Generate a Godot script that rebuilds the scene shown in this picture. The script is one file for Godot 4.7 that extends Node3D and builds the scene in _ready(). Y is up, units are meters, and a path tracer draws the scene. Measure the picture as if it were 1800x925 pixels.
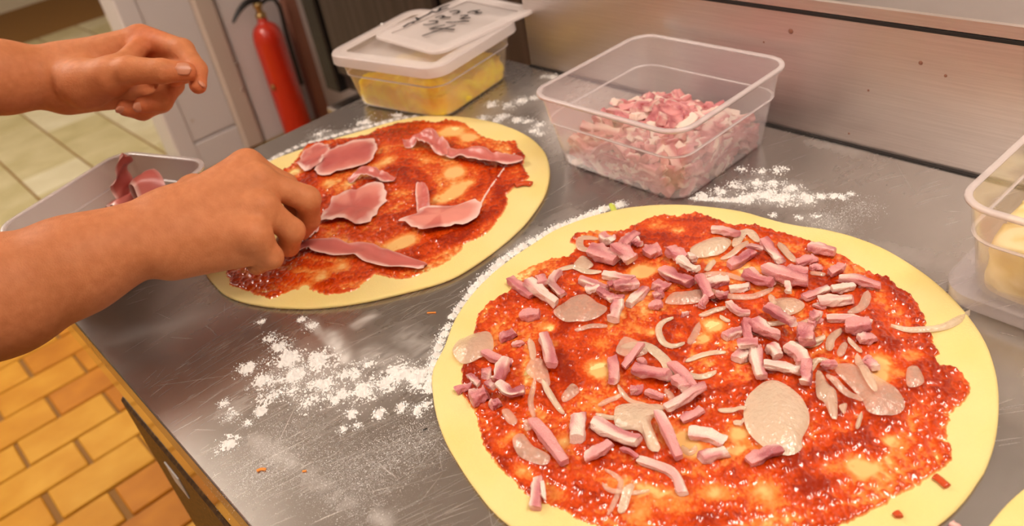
extends Node3D
# A steel pizza counter: two dressed pizza bases, plastic food boxes, and the arms of the person laying ham.
const TOP := 0.9
var M := {}
var ns := FastNoiseLite.new()
var rng := RandomNumberGenerator.new()
var stack := PackedFloat32Array()
const SX0 := -0.92
const SZ0 := -0.60
const SN := 330
const SC := 0.0026

# ---------- naming and tagging
func numbered(n: String) -> String:
	if not has_node(n): return n
	var k := 1
	while has_node("%s_%03d" % [n, k]): k += 1
	return "%s_%03d" % [n, k]

func tag(o: Node, label: String, category := "", group := "", kind := "") -> Node:
	if label: o.set_meta("label", label)
	if category: o.set_meta("category", category)
	if group: o.set_meta("group", group)
	if kind: o.set_meta("kind", kind)
	return o

func thing(n: String, label: String, category: String, at := Vector3.ZERO, turn := 0.0, group := "") -> Node3D:
	var o := Node3D.new()
	o.name = numbered(n)
	add_child(o)
	o.position = at
	o.rotation.y = turn
	tag(o, label, category, group)
	return o

func put(n: String, mesh: Mesh, m: Material, parent: Node = null) -> MeshInstance3D:
	var o := MeshInstance3D.new()
	o.mesh = mesh
	o.material_override = m
	if parent == null:
		o.name = numbered(n)
		add_child(o)
	else:
		var k := 1
		var nm := n
		while parent.has_node(nm):
			nm = "%s_%03d" % [n, k]
			k += 1
		o.name = nm
		parent.add_child(o)
	return o

func struct(n: String, mesh: Mesh, m: Material) -> MeshInstance3D:
	var o := put(n, mesh, m)
	o.set_meta("kind", "structure")
	return o

# ---------- materials
func mat(n: String, c: Color, rough := 0.5, metal := 0.0, spec := 0.5) -> StandardMaterial3D:
	var m := StandardMaterial3D.new()
	m.resource_name = n
	m.albedo_color = c
	m.roughness = rough
	m.metallic = metal
	m.metallic_specular = spec
	M[n] = m
	return m

func noise_tex(freq: float, size := 512, ramp := [], sd := 1, octaves := 4) -> NoiseTexture2D:
	var t := NoiseTexture2D.new()
	var f := FastNoiseLite.new()
	f.seed = sd
	f.frequency = freq
	f.fractal_octaves = octaves
	t.noise = f
	t.width = size
	t.height = size
	t.seamless = true
	if ramp.size():
		var g := Gradient.new()
		var offs := PackedFloat32Array()
		var cols := PackedColorArray()
		for k in ramp.size():
			offs.append(float(k) / (ramp.size() - 1))
			cols.append(ramp[k])
		g.offsets = offs
		g.colors = cols
		t.color_ramp = g
	return t

func rgb(r: int, g: int, b: int) -> Color: return Color8(r, g, b)
func lin(r: int, g: int, b: int) -> Color: return Color8(r, g, b).srgb_to_linear()

# ---------- mesh helpers: a builder is {v, c, i}
func nb() -> Dictionary: return {"v": PackedVector3Array(), "c": PackedColorArray(), "i": PackedInt32Array(), "uv": PackedVector2Array()}

func smooth_mesh(b: Dictionary, flip := false) -> ArrayMesh:
	var v: PackedVector3Array = b.v
	var idx: PackedInt32Array = b.i
	if flip:
		for t in range(0, idx.size(), 3):
			var q := idx[t + 1]
			idx[t + 1] = idx[t + 2]
			idx[t + 2] = q
	var n := PackedVector3Array()
	n.resize(v.size())
	for t in range(0, idx.size(), 3):
		var p := v[idx[t]]
		var f := (v[idx[t + 2]] - p).cross(v[idx[t + 1]] - p)
		n[idx[t]] += f
		n[idx[t + 1]] += f
		n[idx[t + 2]] += f
	for k in n.size(): n[k] = n[k].normalized() if n[k].length_squared() > 0.0 else Vector3.UP
	var a := []
	a.resize(Mesh.ARRAY_MAX)
	a[Mesh.ARRAY_VERTEX] = v
	a[Mesh.ARRAY_NORMAL] = n
	if b.c.size() == v.size(): a[Mesh.ARRAY_COLOR] = b.c
	if b.uv.size() == v.size(): a[Mesh.ARRAY_TEX_UV] = b.uv
	a[Mesh.ARRAY_INDEX] = idx
	var m := ArrayMesh.new()
	m.add_surface_from_arrays(Mesh.PRIMITIVE_TRIANGLES, a)
	return m

func tri(b: Dictionary, p: Vector3, q: Vector3, r: Vector3, out: Vector3) -> void:
	# a flat triangle whose front looks along out
	if (r - p).cross(q - p).dot(out) < 0.0:
		var s := q
		q = r
		r = s
	var k: int = b.v.size()
	b.v.append_array([p, q, r])
	b.i.append_array([k, k + 1, k + 2])

func quad(b: Dictionary, p: Vector3, q: Vector3, r: Vector3, s: Vector3, out: Vector3) -> void:
	tri(b, p, q, r, out)
	tri(b, p, r, s, out)

func add_box(b: Dictionary, c: Vector3, size: Vector3, bev := 0.002, turn := Basis.IDENTITY) -> void:
	var h := size / 2.0
	bev = minf(bev, minf(h.x, minf(h.y, h.z)) * 0.9)
	var px := func(s: Vector3) -> Vector3: return c + turn * (s * Vector3(h.x, h.y - bev, h.z - bev))
	var py := func(s: Vector3) -> Vector3: return c + turn * (s * Vector3(h.x - bev, h.y, h.z - bev))
	var pz := func(s: Vector3) -> Vector3: return c + turn * (s * Vector3(h.x - bev, h.y - bev, h.z))
	for s in [-1.0, 1.0]:
		quad(b, px.call(Vector3(s, -1, -1)), px.call(Vector3(s, 1, -1)), px.call(Vector3(s, 1, 1)), px.call(Vector3(s, -1, 1)), turn * Vector3(s, 0, 0))
		quad(b, py.call(Vector3(-1, s, -1)), py.call(Vector3(1, s, -1)), py.call(Vector3(1, s, 1)), py.call(Vector3(-1, s, 1)), turn * Vector3(0, s, 0))
		quad(b, pz.call(Vector3(-1, -1, s)), pz.call(Vector3(1, -1, s)), pz.call(Vector3(1, 1, s)), pz.call(Vector3(-1, 1, s)), turn * Vector3(0, 0, s))
		for t in [-1.0, 1.0]:
			quad(b, px.call(Vector3(s, t, -1)), px.call(Vector3(s, t, 1)), py.call(Vector3(s, t, 1)), py.call(Vector3(s, t, -1)), turn * Vector3(s, t, 0))
			quad(b, px.call(Vector3(s, -1, t)), px.call(Vector3(s, 1, t)), pz.call(Vector3(s, 1, t)), pz.call(Vector3(s, -1, t)), turn * Vector3(s, 0, t))
			quad(b, py.call(Vector3(-1, s, t)), py.call(Vector3(1, s, t)), pz.call(Vector3(1, s, t)), pz.call(Vector3(-1, s, t)), turn * Vector3(0, s, t))
			for u in [-1.0, 1.0]:
				tri(b, px.call(Vector3(s, t, u)), py.call(Vector3(s, t, u)), pz.call(Vector3(s, t, u)), turn * Vector3(s, t, u))

func box(size: Vector3, bev := 0.002, at := Vector3.ZERO) -> ArrayMesh:
	var b := nb()
	add_box(b, at, size, bev)
	return smooth_mesh(b)

func loft(b: Dictionary, rings: Array, cap0 := true, cap1 := true, cols: Array = []) -> void:
	# rings of equal size, closed around; the solid is turned outside by its volume
	var base: int = b.v.size()
	var first: int = b.i.size()
	var n: int = rings[0].size()
	for k in rings.size():
		b.v.append_array(rings[k])
		if cols.size(): b.c.append_array(cols[k])
	for k in rings.size() - 1:
		for j in n:
			var p := base + k * n + j
			var q := base + k * n + (j + 1) % n
			b.i.append_array([p, q, q + n, p, q + n, p + n])
	for e in 2:
		if (e == 0 and not cap0) or (e == 1 and not cap1): continue
		var k: int = 0 if e == 0 else rings.size() - 1
		var c := Vector3.ZERO
		for p in rings[k]: c += p
		b.v.append(c / n)
		if cols.size(): b.c.append(cols[k][0])
		var m: int = b.v.size() - 1
		for j in n:
			var p: int = base + k * n + j
			var q: int = base + k * n + (j + 1) % n
			if e == 0: b.i.append_array([m, q, p])
			else: b.i.append_array([m, p, q])
	var vol := 0.0
	for t in range(first, b.i.size(), 3):
		vol += b.v[b.i[t]].dot(b.v[b.i[t + 1]].cross(b.v[b.i[t + 2]]))
	if vol > 0.0:
		for t in range(first, b.i.size(), 3):
			var s: int = b.i[t + 1]
			b.i[t + 1] = b.i[t + 2]
			b.i[t + 2] = s

func rrect(hx: float, hz: float, r: float, y: float, per := 6) -> PackedVector3Array:
	var o := PackedVector3Array()
	for q in 4:
		var sx: float = [1, -1, -1, 1][q]
		var sz: float = [1, 1, -1, -1][q]
		for k in per + 1:
			var a := (q + float(k) / per) * PI / 2.0
			o.append(Vector3(sx * (hx - r) + r * cos(a), y, sz * (hz - r) + r * sin(a)))
	return o

func circle(r: float, y: float, n := 28) -> PackedVector3Array:
	var o := PackedVector3Array()
	for k in n: o.append(Vector3(r * cos(TAU * k / n), y, r * sin(TAU * k / n)))
	return o

func lathe(prof: Array, n := 28) -> ArrayMesh:
	# prof: [radius, y] pairs; a pair given twice makes a crease
	var b := nb()
	var r := []
	for p in prof: r.append(circle(maxf(p[0], 0.0003), p[1], n))
	loft(b, r)
	return smooth_mesh(b)

func spline(pts: PackedVector3Array, n: int) -> PackedVector3Array:
	var o := PackedVector3Array()
	var lens := PackedFloat32Array([0.0])
	for k in range(1, pts.size()): lens.append(lens[k - 1] + maxf(pts[k].distance_to(pts[k - 1]), 1e-6))
	for s in n:
		var d: float = lens[-1] * s / (n - 1)
		var k := 0
		while k < pts.size() - 2 and lens[k + 1] < d: k += 1
		var t: float = clampf((d - lens[k]) / (lens[k + 1] - lens[k]), 0, 1)
		var p0: Vector3 = pts[maxi(k - 1, 0)]
		var p3: Vector3 = pts[mini(k + 2, pts.size() - 1)]
		o.append(pts[k].cubic_interpolate(pts[k + 1], p0, p3, t))
	return o

func tube(b: Dictionary, pts: PackedVector3Array, radii: Array, n := 10, flat := 1.0) -> void:
	var rings := []
	var up := Vector3.UP
	for k in pts.size():
		var d := (pts[mini(k + 1, pts.size() - 1)] - pts[maxi(k - 1, 0)]).normalized()
		var side := d.cross(up if absf(d.y) < 0.95 else Vector3.RIGHT).normalized()
		var v := side.cross(d).normalized()
		var r: float = radii[k] if radii.size() > 1 else radii[0]
		var ring := PackedVector3Array()
		for j in n: ring.append(pts[k] + side * r * cos(TAU * j / n) + v * r * flat * sin(TAU * j / n))
		rings.append(ring)
	loft(b, rings)

func flat3(a: Array, y := 0.0) -> PackedVector3Array:
	var o := PackedVector3Array()
	for k in range(0, a.size(), 2): o.append(Vector3(a[k] * 0.001, y, a[k + 1] * 0.001))
	return o

# ---------- height fields: pulp, flour, smears; H and W are nx*nz, a quad stands where any corner has W
func field_mesh(x0: float, z0: float, nx: int, nz: int, cell: float, H: PackedFloat32Array, W: PackedByteArray, C: PackedColorArray) -> ArrayMesh:
	var b := nb()
	var id := PackedInt32Array()
	id.resize(nx * nz)
	id.fill(-1)
	var v := PackedVector3Array()
	var c := PackedColorArray()
	var idx := PackedInt32Array()
	for z in nz - 1:
		for x in nx - 1:
			var k := z * nx + x
			if not (W[k] or W[k + 1] or W[k + nx] or W[k + nx + 1]): continue
			for q in [k, k + 1, k + nx + 1, k + nx]:
				if id[q] < 0:
					id[q] = v.size()
					@warning_ignore("integer_division")
					v.append(Vector3(x0 + (q % nx) * cell, H[q], z0 + (q / nx) * cell))
					c.append(C[q])
			var i0 := id[k]
			var i1 := id[k + 1]
			var i2 := id[k + nx + 1]
			var i3 := id[k + nx]
			idx.append_array([i0, i1, i2, i0, i2, i3])
	b.v = v
	b.c = c
	b.i = idx
	return smooth_mesh(b)

func raster(poly: PackedVector3Array, x0: float, z0: float, nx: int, nz: int, cell: float) -> PackedFloat32Array:
	var o := PackedFloat32Array()
	o.resize(nx * nz)
	for z in nz:
		var pz := z0 + z * cell
		var xs := []
		for k in poly.size():
			var p := poly[k]
			var q := poly[(k + 1) % poly.size()]
			if (p.z > pz) != (q.z > pz): xs.append(p.x + (q.x - p.x) * (pz - p.z) / (q.z - p.z))
		xs.sort()
		for k in range(0, xs.size() - 1, 2):
			for x in range(maxi(0, ceili((xs[k] - x0) / cell)), mini(nx, floori((xs[k + 1] - x0) / cell) + 1)): o[z * nx + x] = 1.0
	return o

func blur(a: PackedFloat32Array, nx: int, nz: int, r: int) -> PackedFloat32Array:
	for pass_ in 2:
		var o := PackedFloat32Array()
		o.resize(nx * nz)
		var step := 1 if pass_ == 0 else nx
		var n := nx if pass_ == 0 else nz
		for l in (nz if pass_ == 0 else nx):
			var s := l * (nx if pass_ == 0 else 1)
			var sum := 0.0
			for k in range(-r, n):
				if k + r < n: sum += a[s + (k + r) * step]
				if k - r - 1 >= 0: sum -= a[s + (k - r - 1) * step]
				if k >= 0: o[s + k * step] = sum / (2 * r + 1)
		a = o
	return a

func nz3(x: float, y: float, z: float) -> float: return ns.get_noise_3d(x, y, z)

# ---------- what lies on what
func stack_at(x: float, z: float) -> float:
	var i := clampi(int((x - SX0) / SC), 0, SN - 1)
	var j := clampi(int((z - SZ0) / SC), 0, SN - 1)
	return stack[j * SN + i]

func stack_raise(x: float, z: float, r: float, h: float) -> void:
	var n := ceili(r / SC)
	var i := int((x - SX0) / SC)
	var j := int((z - SZ0) / SC)
	for dj in range(-n, n + 1):
		for di in range(-n, n + 1):
			if di * di + dj * dj > n * n + 0.5 or i + di < 0 or j + dj < 0 or i + di >= SN or j + dj >= SN: continue
			var k := (j + dj) * SN + i + di
			stack[k] = maxf(stack[k], h)

func rest_line(pts: PackedVector3Array, r: float, stiff := 0.5) -> PackedVector3Array:
	# lays a bendy line of half width r on what is there already
	var h := PackedFloat32Array()
	var top := 0.0
	for k in pts.size():
		var s := 0.0
		for d in [Vector2(0, 0), Vector2(r * 0.6, 0), Vector2(-r * 0.6, 0), Vector2(0, r * 0.6), Vector2(0, -r * 0.6)]:
			s = maxf(s, stack_at(pts[k].x + d.x, pts[k].z + d.y))
		h.append(s)
		top = maxf(top, s)
	for it in 3:
		var g := h.duplicate()
		for k in h.size(): g[k] = maxf(h[k] * 0.4 + 0.6 * (h[maxi(k - 1, 0)] + h[mini(k + 1, h.size() - 1)]) / 2.0, h[k] - 0.001)
		h = g
	var o := PackedVector3Array()
	for k in pts.size(): o.append(Vector3(pts[k].x, lerpf(h[k], top, stiff * 0.6), pts[k].z))
	return o

# ---------- food shapes
func bacon_mesh(pts: PackedVector3Array, w: float, t: float, fat: float, sd: float) -> ArrayMesh:
	# pts: the line along the middle of the underside
	var n := 15
	var s := spline(pts, n)
	var rings := []
	var cols := []
	var m := 20
	var lean := lin(194, 112, 118).lerp(lin(174, 92, 100), clampf(nz3(sd * 3.1, 5.0, 0.0) * 2.0, 0, 1))
	var pink := lin(224, 154, 152)
	var white := lin(241, 212, 199)
	for k in n:
		var u := float(k) / (n - 1)
		var d := (s[mini(k + 1, n - 1)] - s[maxi(k - 1, 0)]).normalized()
		var side := d.cross(Vector3.UP).normalized()
		var up := side.cross(d).normalized()
		var e := minf(1.0, minf(u, 1.0 - u) * 14.0)
		e = (0.88 + 0.12 * sqrt(e)) * (1.0 + 0.20 * nz3(sd * 2.0, u * 130.0, 77.0))
		var roll := nz3(sd * 7.0, 9.0, u * 3.0) * 0.5
		var ring := PackedVector3Array()
		var col := PackedColorArray()
		for j in m:
			@warning_ignore("integer_division")
			var a: float = (j / 5) * PI / 2.0 + [-0.70, -0.32, 0.0, 0.32, 0.70][j % 5]
			var ca := cos(a)
			var sa := sin(a)
			var q := pow(pow(absf(ca), 9.0) + pow(absf(sa), 9.0), -1.0 / 9.0)
			var x := ca * q * w * 0.5
			var y := sa * q * t * 0.5
			var g := 1.0 + 0.42 * nz3(sd * 13.0 + ca * 60.0, sa * 60.0, u * 150.0) + 0.22 * nz3(sd + ca * 150.0, sa * 150.0, u * 420.0)
			x *= e * g
			y *= e * g
			var p := s[k] + side * (x * cos(roll) - y * sin(roll)) + up * (t * 0.46 + x * sin(roll) * 0.6 + y * cos(roll))
			if k <= 1: p += d * (ca * 0.0016 * nz3(sd * 40.0, 1.0, 0.0) + sa * 0.0012 * nz3(sd * 40.0, 31.0, 0.0)) * 2.0
			if k >= n - 2: p += d * (ca * 0.0016 * nz3(sd * 40.0, 61.0, 0.0) + sa * 0.0012 * nz3(sd * 40.0, 91.0, 0.0)) * 2.0
			ring.append(p)
			var f := smoothstep(-0.22, 0.22, nz3(sd * 29.0 + x * 5200.0, y * 4200.0, u * 26.0) + (fat - 0.55) * 0.7)
			var l := smoothstep(-0.3, 0.4, nz3(sd * 17.0 + x * 9000.0, y * 9000.0, u * 60.0) + 0.1)
			col.append(lean.lerp(pink, l).lerp(white, clampf(f, 0, 1)))
		rings.append(ring)
		cols.append(col)
		if k == 0 or k == n - 1:
			rings.append(ring.duplicate())
			cols.append(col)
	var b := nb()
	loft(b, rings, true, true, cols)
	return smooth_mesh(b)

func bacon(label: String, w: float, fat: float, xz: Array) -> void:
	var pts := flat3(xz)
	if pts.size() == 2: pts = PackedVector3Array([pts[0], pts[0].lerp(pts[1], 0.5) + Vector3(rng.randf_range(-1, 1), 0, rng.randf_range(-1, 1)) * 0.001, pts[1]])
	w *= 0.001
	var l := spline(pts, 7)
	l = rest_line(l, w * 0.5)
	var t := clampf(w * rng.randf_range(0.62, 0.85), 0.0035, 0.0078)
	for k in l.size(): l[k].y -= 0.0006
	var c := Vector3(l[3].x, l[3].y, l[3].z)
	for p in spline(l, 12): stack_raise(p.x, p.z, w * 0.5, p.y + t * 0.9)
	for k in l.size(): l[k] -= c
	var o := put("bacon_piece", bacon_mesh(l, w, t, fat, rng.randf() * 50.0), M.bacon)
	o.position = c
	tag(o, label, "bacon", "bacon pieces on the near pizza" if not "on the steel" in label else "")

func ribbon_mesh(l: PackedVector3Array, w: float, t: float, arch: float, ends: float, wave := 0.0, sd := 0.0, ham := false) -> ArrayMesh:
	var n := l.size()
	var rings := []
	var cols := []
	var half := 7 if ham else 5
	for k in n:
		var u := float(k) / (n - 1)
		var d := l[mini(k + 1, n - 1)] - l[maxi(k - 1, 0)]
		d.y = 0
		d = d.normalized()
		var side := d.cross(Vector3.UP).normalized()
		var e: float = lerpf(ends, 1.0, sqrt(clampf(sin(PI * clampf(u, 0.0, 1.0)) * 1.5, 0.0, 1.0)))
		var ring := PackedVector3Array()
		var col := PackedColorArray()
		for top in 2:
			for j in half:
				var f := float(j) / (half - 1) * 2.0 - 1.0
				if top == 1: f = -f
				var ww := w * e * (1.0 + 0.22 * nz3(sd * 11.0 + signf(f) * 40.0, u * 90.0, 3.0))
				var y := arch * (1.0 - f * f) + 1.9 * wave * (0.5 + nz3(sd * 3.0 + u * 170.0, f * 22.0, 1.0) + 0.5 * nz3(sd * 3.0 + u * 400.0, f * 60.0, 1.0)) * (0.45 + 0.55 * absf(f))
				var th := t * sqrt(maxf(0.0, 1.0 - f * f * 0.92)) * 0.5
				ring.append(l[k] + side * f * ww * 0.5 + Vector3.UP * (maxf(y, 0.0) + t * 0.5 + (th if top == 0 else -th)))
				if ham: col.append(ham_color(f, u, sd))
		rings.append(ring)
		cols.append(col)
	var b := nb()
	loft(b, rings, true, true, cols if ham else [])
	return smooth_mesh(b)

func ham_color(f: float, u: float, sd: float) -> Color:
	var m := lin(200, 106, 98).lerp(lin(222, 142, 128), smoothstep(-0.4, 0.4, nz3(sd + f * 25.0, u * 60.0, 8.0)))
	m = m.lerp(lin(172, 80, 80), smoothstep(0.1, 0.5, nz3(sd + f * 40.0, u * 110.0, 18.0)) * 0.6)
	var fat := smoothstep(0.80, 0.94, absf(f) + 0.10 * nz3(sd, u * 120.0, 4.0)) * (1.0 if f > 0 else 0.35)
	return m.lerp(lin(240, 205, 195), fat)

func blob_mesh(poly: PackedVector3Array, dome: float, t: float, sd: float, wave := 0.0, ham := false) -> Dictionary:
	# a closed sheet with the given star-shaped outline (around its middle)
	var c := Vector3.ZERO
	for p in poly: c += p
	c /= poly.size()
	var loop := poly.duplicate()
	loop.append_array(PackedVector3Array([poly[0]]))
	var n := 40
	var out := PackedVector3Array()
	var cl := PackedVector3Array([poly[poly.size() - 1]])
	cl.append_array(loop)
	cl.append(poly[1])
	var s := spline(cl, 400)
	var near0 := 0
	var near1 := 399
	var best := 1e9
	for k in 130:
		if s[k].distance_to(poly[0]) < best:
			best = s[k].distance_to(poly[0])
			near0 = k
	best = 1e9
	for k in range(270, 400):
		if s[k].distance_to(poly[0]) < best:
			best = s[k].distance_to(poly[0])
			near1 = k
	for k in n: out.append(s[int(lerpf(near0, near1, float(k) / n))])
	var rings := []
	var cols := []
	var nr := 8
	for side in 2:
		for r in range(1, nr + 1):
			var rr := r if side == 0 else nr + 1 - r
			var f := float(rr) / nr
			var ring := PackedVector3Array()
			var col := PackedColorArray()
			for k in n:
				var a := TAU * k / n
				var p := c + (out[k] - c) * f * (1.0 + (0.16 * nz3(sd * 4.0, cos(a) * 210.0, sin(a) * 210.0) * f if ham else 0.0))
				var y := dome * (1.0 - f * f) + 1.9 * wave * (0.4 + nz3(sd * 9.0 + p.x * 4200.0 * 0.5, p.z * 4200.0 * 0.5, 2.0) + 0.4 * nz3(sd + p.x * 6000.0, p.z * 6000.0, 2.0)) * (0.3 + 0.7 * f)
				var th := t * sqrt(maxf(0.0, 1.0 - f * f * 0.95)) * 0.5
				ring.append(Vector3(p.x, maxf(y, 0.0) + t * 0.5 + (th if side == 0 else -th), p.z) - Vector3(c.x, 0, c.z))
				if ham:
					var q := ham_color(f if nz3(sd, cos(a) * 70.0, sin(a) * 70.0) > -0.25 else -f, p.x * 16.0 + p.z * 7.0, sd)
					col.append(q)
			rings.append(ring)
			cols.append(col)
	var b := nb()
	loft(b, rings, true, true, cols if ham else [])
	return {"mesh": smooth_mesh(b), "c": c}

func onion_strip(label: String, w: float, xz: Array) -> void:
	w *= 0.001
	var l := spline(spline(flat3(xz), 7), 16)
	l = rest_line(l, w * 0.4, 0.15)
	for p in l: stack_raise(p.x, p.z, w * 0.35, p.y + 0.0022)
	var c := l[8]
	for k in l.size(): l[k] -= c
	var o := put("onion_strip", ribbon_mesh(l, w, 0.0014, rng.randf_range(0.0003, 0.0012), 0.22, 0.0, rng.randf() * 50.0), [M.onion, M.onion_clear, M.onion_milky][rng.randi() % 3])
	o.position = c
	tag(o, label, "onion", "onion pieces on the near pizza")

func onion_petal(label: String, dome: float, xz: Array) -> void:
	var poly := flat3(xz)
	var d := blob_mesh(poly, dome * 0.0007, 0.0015, rng.randf() * 50.0, 0.0012)
	var h := 0.0
	for p in poly:
		var q: Vector3 = d.c + (p - d.c) * 0.6
		h += stack_at(q.x, q.z)
	h = h / poly.size() + 0.0002
	for p in poly:
		for f in [0.0, 0.3, 0.6, 0.85]:
			var q: Vector3 = d.c + (p - d.c) * f
			stack_raise(q.x, q.z, 0.004, h + dome * 0.001 * (1.0 - f * f) + 0.002)
	var o := put("onion_petal", d.mesh, M.onion_milky if dome > 6 else [M.onion, M.onion_clear][rng.randi() % 2])
	o.position = Vector3(d.c.x, h, d.c.z)
	tag(o, label, "onion", "onion pieces on the near pizza")

func ham_strip(label: String, w: float, wave: float, xz: Array, group := "ham slices on the far pizza") -> void:
	w *= 0.001
	var l := spline(spline(flat3(xz), 9), 30)
	l = rest_line(l, w * 0.3, 0.2)
	for p in l: stack_raise(p.x, p.z, w * 0.35, p.y + 0.003)
	var c := l[15]
	for k in l.size(): l[k] -= c
	var o := put("ham_slice", ribbon_mesh(l, w, 0.0012, 0.001, 0.35, wave * 0.001, rng.randf() * 50.0, true), M.ham)
	o.position = c
	tag(o, label, "ham", group)

func ham_sheet(label: String, dome: float, wave: float, xz: Array) -> void:
	var poly := flat3(xz)
	var d := blob_mesh(poly, dome * 0.001, 0.0012, rng.randf() * 50.0, wave * 0.001, true)
	var h := 0.0
	for p in poly:
		var q: Vector3 = d.c + (p - d.c) * 0.5
		h = maxf(h, stack_at(q.x, q.z))
	for p in poly:
		for f in [0.0, 0.3, 0.6, 0.85]:
			var q: Vector3 = d.c + (p - d.c) * f
			stack_raise(q.x, q.z, 0.004, h + 0.0025)
	var o := put("ham_slice", d.mesh, M.ham)
	o.position = Vector3(d.c.x, h, d.c.z)
	tag(o, label, "ham", "ham slices on the far pizza")

# ---------- pizza
func pizza(label: String, cx: float, cz: float, radii: Array, outline: Array, bare: Array, sd: float, cell: float) -> Node3D:
	var o := thing("pizza_base", label, "pizza", Vector3(cx, TOP, cz))
	# dough: a rolled disc with a rounded, slightly uneven edge
	var n := 144
	var rings := []
	var cols := []
	var rad := PackedFloat32Array()
	for k in n:
		var f := float(k) / n * radii.size()
		var i := int(f)
		var t := f - i
		var q: Array = []
		for e in 4: q.append(radii[(i + e - 1 + radii.size()) % radii.size()] * 0.001)
		rad.append(cubic_interpolate(q[1], q[2], q[0], q[3], t) + 0.0007 * nz3(k * 9.0, sd * 30.0, 0.0))
	var prof := [[0.0, 0.0003, 0.6], [0.9, 0.0003, 0.6], [0.988, 0.0003, 0.4], [0.998, 0.0012, 0.2], [1.0, 0.0026, 0.0], [0.997, 0.0037, 0.0], [0.988, 0.0042, 0.0], [0.97, 0.0044, 0.0], [0.94, 0.0044, 0.0], [0.9, 0.0043, 0.0], [0.85, 0.0042, 0.0], [0.8, 0.0041, 0.0], [0.7, 0.004, 0.0], [0.5, 0.004, 0.0], [0.3, 0.004, 0.0], [0.02, 0.004, 0.0]]
	for p in prof:
		var ring := PackedVector3Array()
		var col := PackedColorArray()
		for k in n:
			var a := TAU * k / n
			var r: float = maxf(rad[k] * p[0], 0.0005)
			var x := r * cos(a)
			var z := r * sin(a)
			var y: float = p[1]
			if y > 0.002: y += 0.0005 * nz3(x * 900.0, z * 900.0, sd) + 0.0003 * nz3(x * 4000.0, z * 4000.0, sd)
			ring.append(Vector3(x, y, z))
			var e := 0.5 + 0.5 * nz3(x * 1200.0, z * 1200.0, sd + 7.0)
			col.append(lin(231, 203, 124).lerp(lin(238, 216, 154), e))
		rings.append(ring)
		cols.append(col)
	var b := nb()
	loft(b, rings, true, true, cols)
	put("dough", smooth_mesh(b), M.dough, o)
	if outline.is_empty(): return o
	# sauce: a height field of pulp, thick and thin by how the ladle went
	var poly := flat3(outline)
	var x0 := 1e9
	var x1 := -1e9
	var z0 := 1e9
	var z1 := -1e9
	for p in poly:
		x0 = minf(x0, p.x)
		x1 = maxf(x1, p.x)
		z0 = minf(z0, p.z)
		z1 = maxf(z1, p.z)
	x0 -= 0.01
	z0 -= 0.01
	var nx := int((x1 + 0.01 - x0) / cell)
	var nz := int((z1 + 0.01 - z0) / cell)
	var mask := blur(raster(poly, x0, z0, nx, nz, cell), nx, nz, 3)
	var hole := PackedFloat32Array()
	hole.resize(nx * nz)
	for q in bare:
		var r: float = q[2] * 0.001
		for z in range(maxi(0, int((q[1] * 0.001 - 2.2 * r - z0) / cell)), mini(nz, int((q[1] * 0.001 + 2.2 * r - z0) / cell))):
			for x in range(maxi(0, int((q[0] * 0.001 - 2.2 * r - x0) / cell)), mini(nx, int((q[0] * 0.001 + 2.2 * r - x0) / cell))):
				var dx: float = x0 + x * cell - q[0] * 0.001
				var dz: float = z0 + z * cell - q[1] * 0.001
				hole[z * nx + x] += q[3] * exp(-(dx * dx + dz * dz) / (r * r) * 1.1)
	var H := PackedFloat32Array()
	var W := PackedByteArray()
	var C := PackedColorArray()
	H.resize(nx * nz)
	W.resize(nx * nz)
	C.resize(nx * nz)
	var thin := lin(238, 188, 118)
	var film := lin(228, 130, 58)
	var mid := lin(206, 68, 14)
	var deep := lin(150, 34, 7)
	for z in nz:
		for x in nx:
			var k := z * nx + x
			if mask[k] < 0.02: continue
			var px := x0 + x * cell - cx
			var pz := z0 + z * cell - cz
			var ang := atan2(pz, px)
			var rr := sqrt(px * px + pz * pz)
			var broad := nz3(px * 1500.0, pz * 1500.0, sd + 40.0)
			var streak := nz3(rr * 5200.0, ang * 110.0, sd + 90.0)
			var fine := nz3(px * 15000.0, pz * 15000.0, sd + 10.0)
			var grain := nz3(px * 36000.0, pz * 36000.0, sd + 60.0)
			var edge := smoothstep(0.36, 0.72, mask[k] + 0.22 * fine + 0.12 * broad)
			var t := 0.72 + 0.55 * broad + 0.45 * streak + 0.34 * fine - 0.95 * minf(hole[k] * (1.0 + 0.9 * fine + 0.5 * streak), 1.3)
			t = clampf(t, 0.0, 1.2) * edge
			if edge > 0.15: t = maxf(t, 0.035 * edge)
			if t < 0.03:
				H[k] = 0.0036
				C[k] = thin
				continue
			W[k] = 1
			var lump := maxf(0.0, grain + 0.3 * fine + 0.05)
			H[k] = 0.0041 + 0.0019 * minf(t, 1.0) + 0.0010 * lump * (0.75 + 0.8 * fine) * smoothstep(0.1, 0.6, t) + 0.0006 * fine * smoothstep(0.03, 0.3, t)
			var q := t + 0.25 * grain * smoothstep(0.1, 0.5, t)
			C[k] = thin.lerp(film, smoothstep(0.04, 0.3, q)).lerp(mid, smoothstep(0.25, 0.62, q)).lerp(deep, smoothstep(0.6, 1.15, q))
			var si := int((x0 + x * cell - SX0) / SC)
			var sj := int((z0 + z * cell - SZ0) / SC)
			if si >= 0 and sj >= 0 and si < SN and sj < SN: stack[sj * SN + si] = maxf(stack[sj * SN + si], TOP + H[k] - 0.0004)
	var s := put("tomato_sauce", field_mesh(x0 - cx, z0 - cz, nx, nz, cell, H, W, C), M.sauce, o)
	s.set_meta("label", "red tomato sauce spread thick and thin")
	return o

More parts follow.
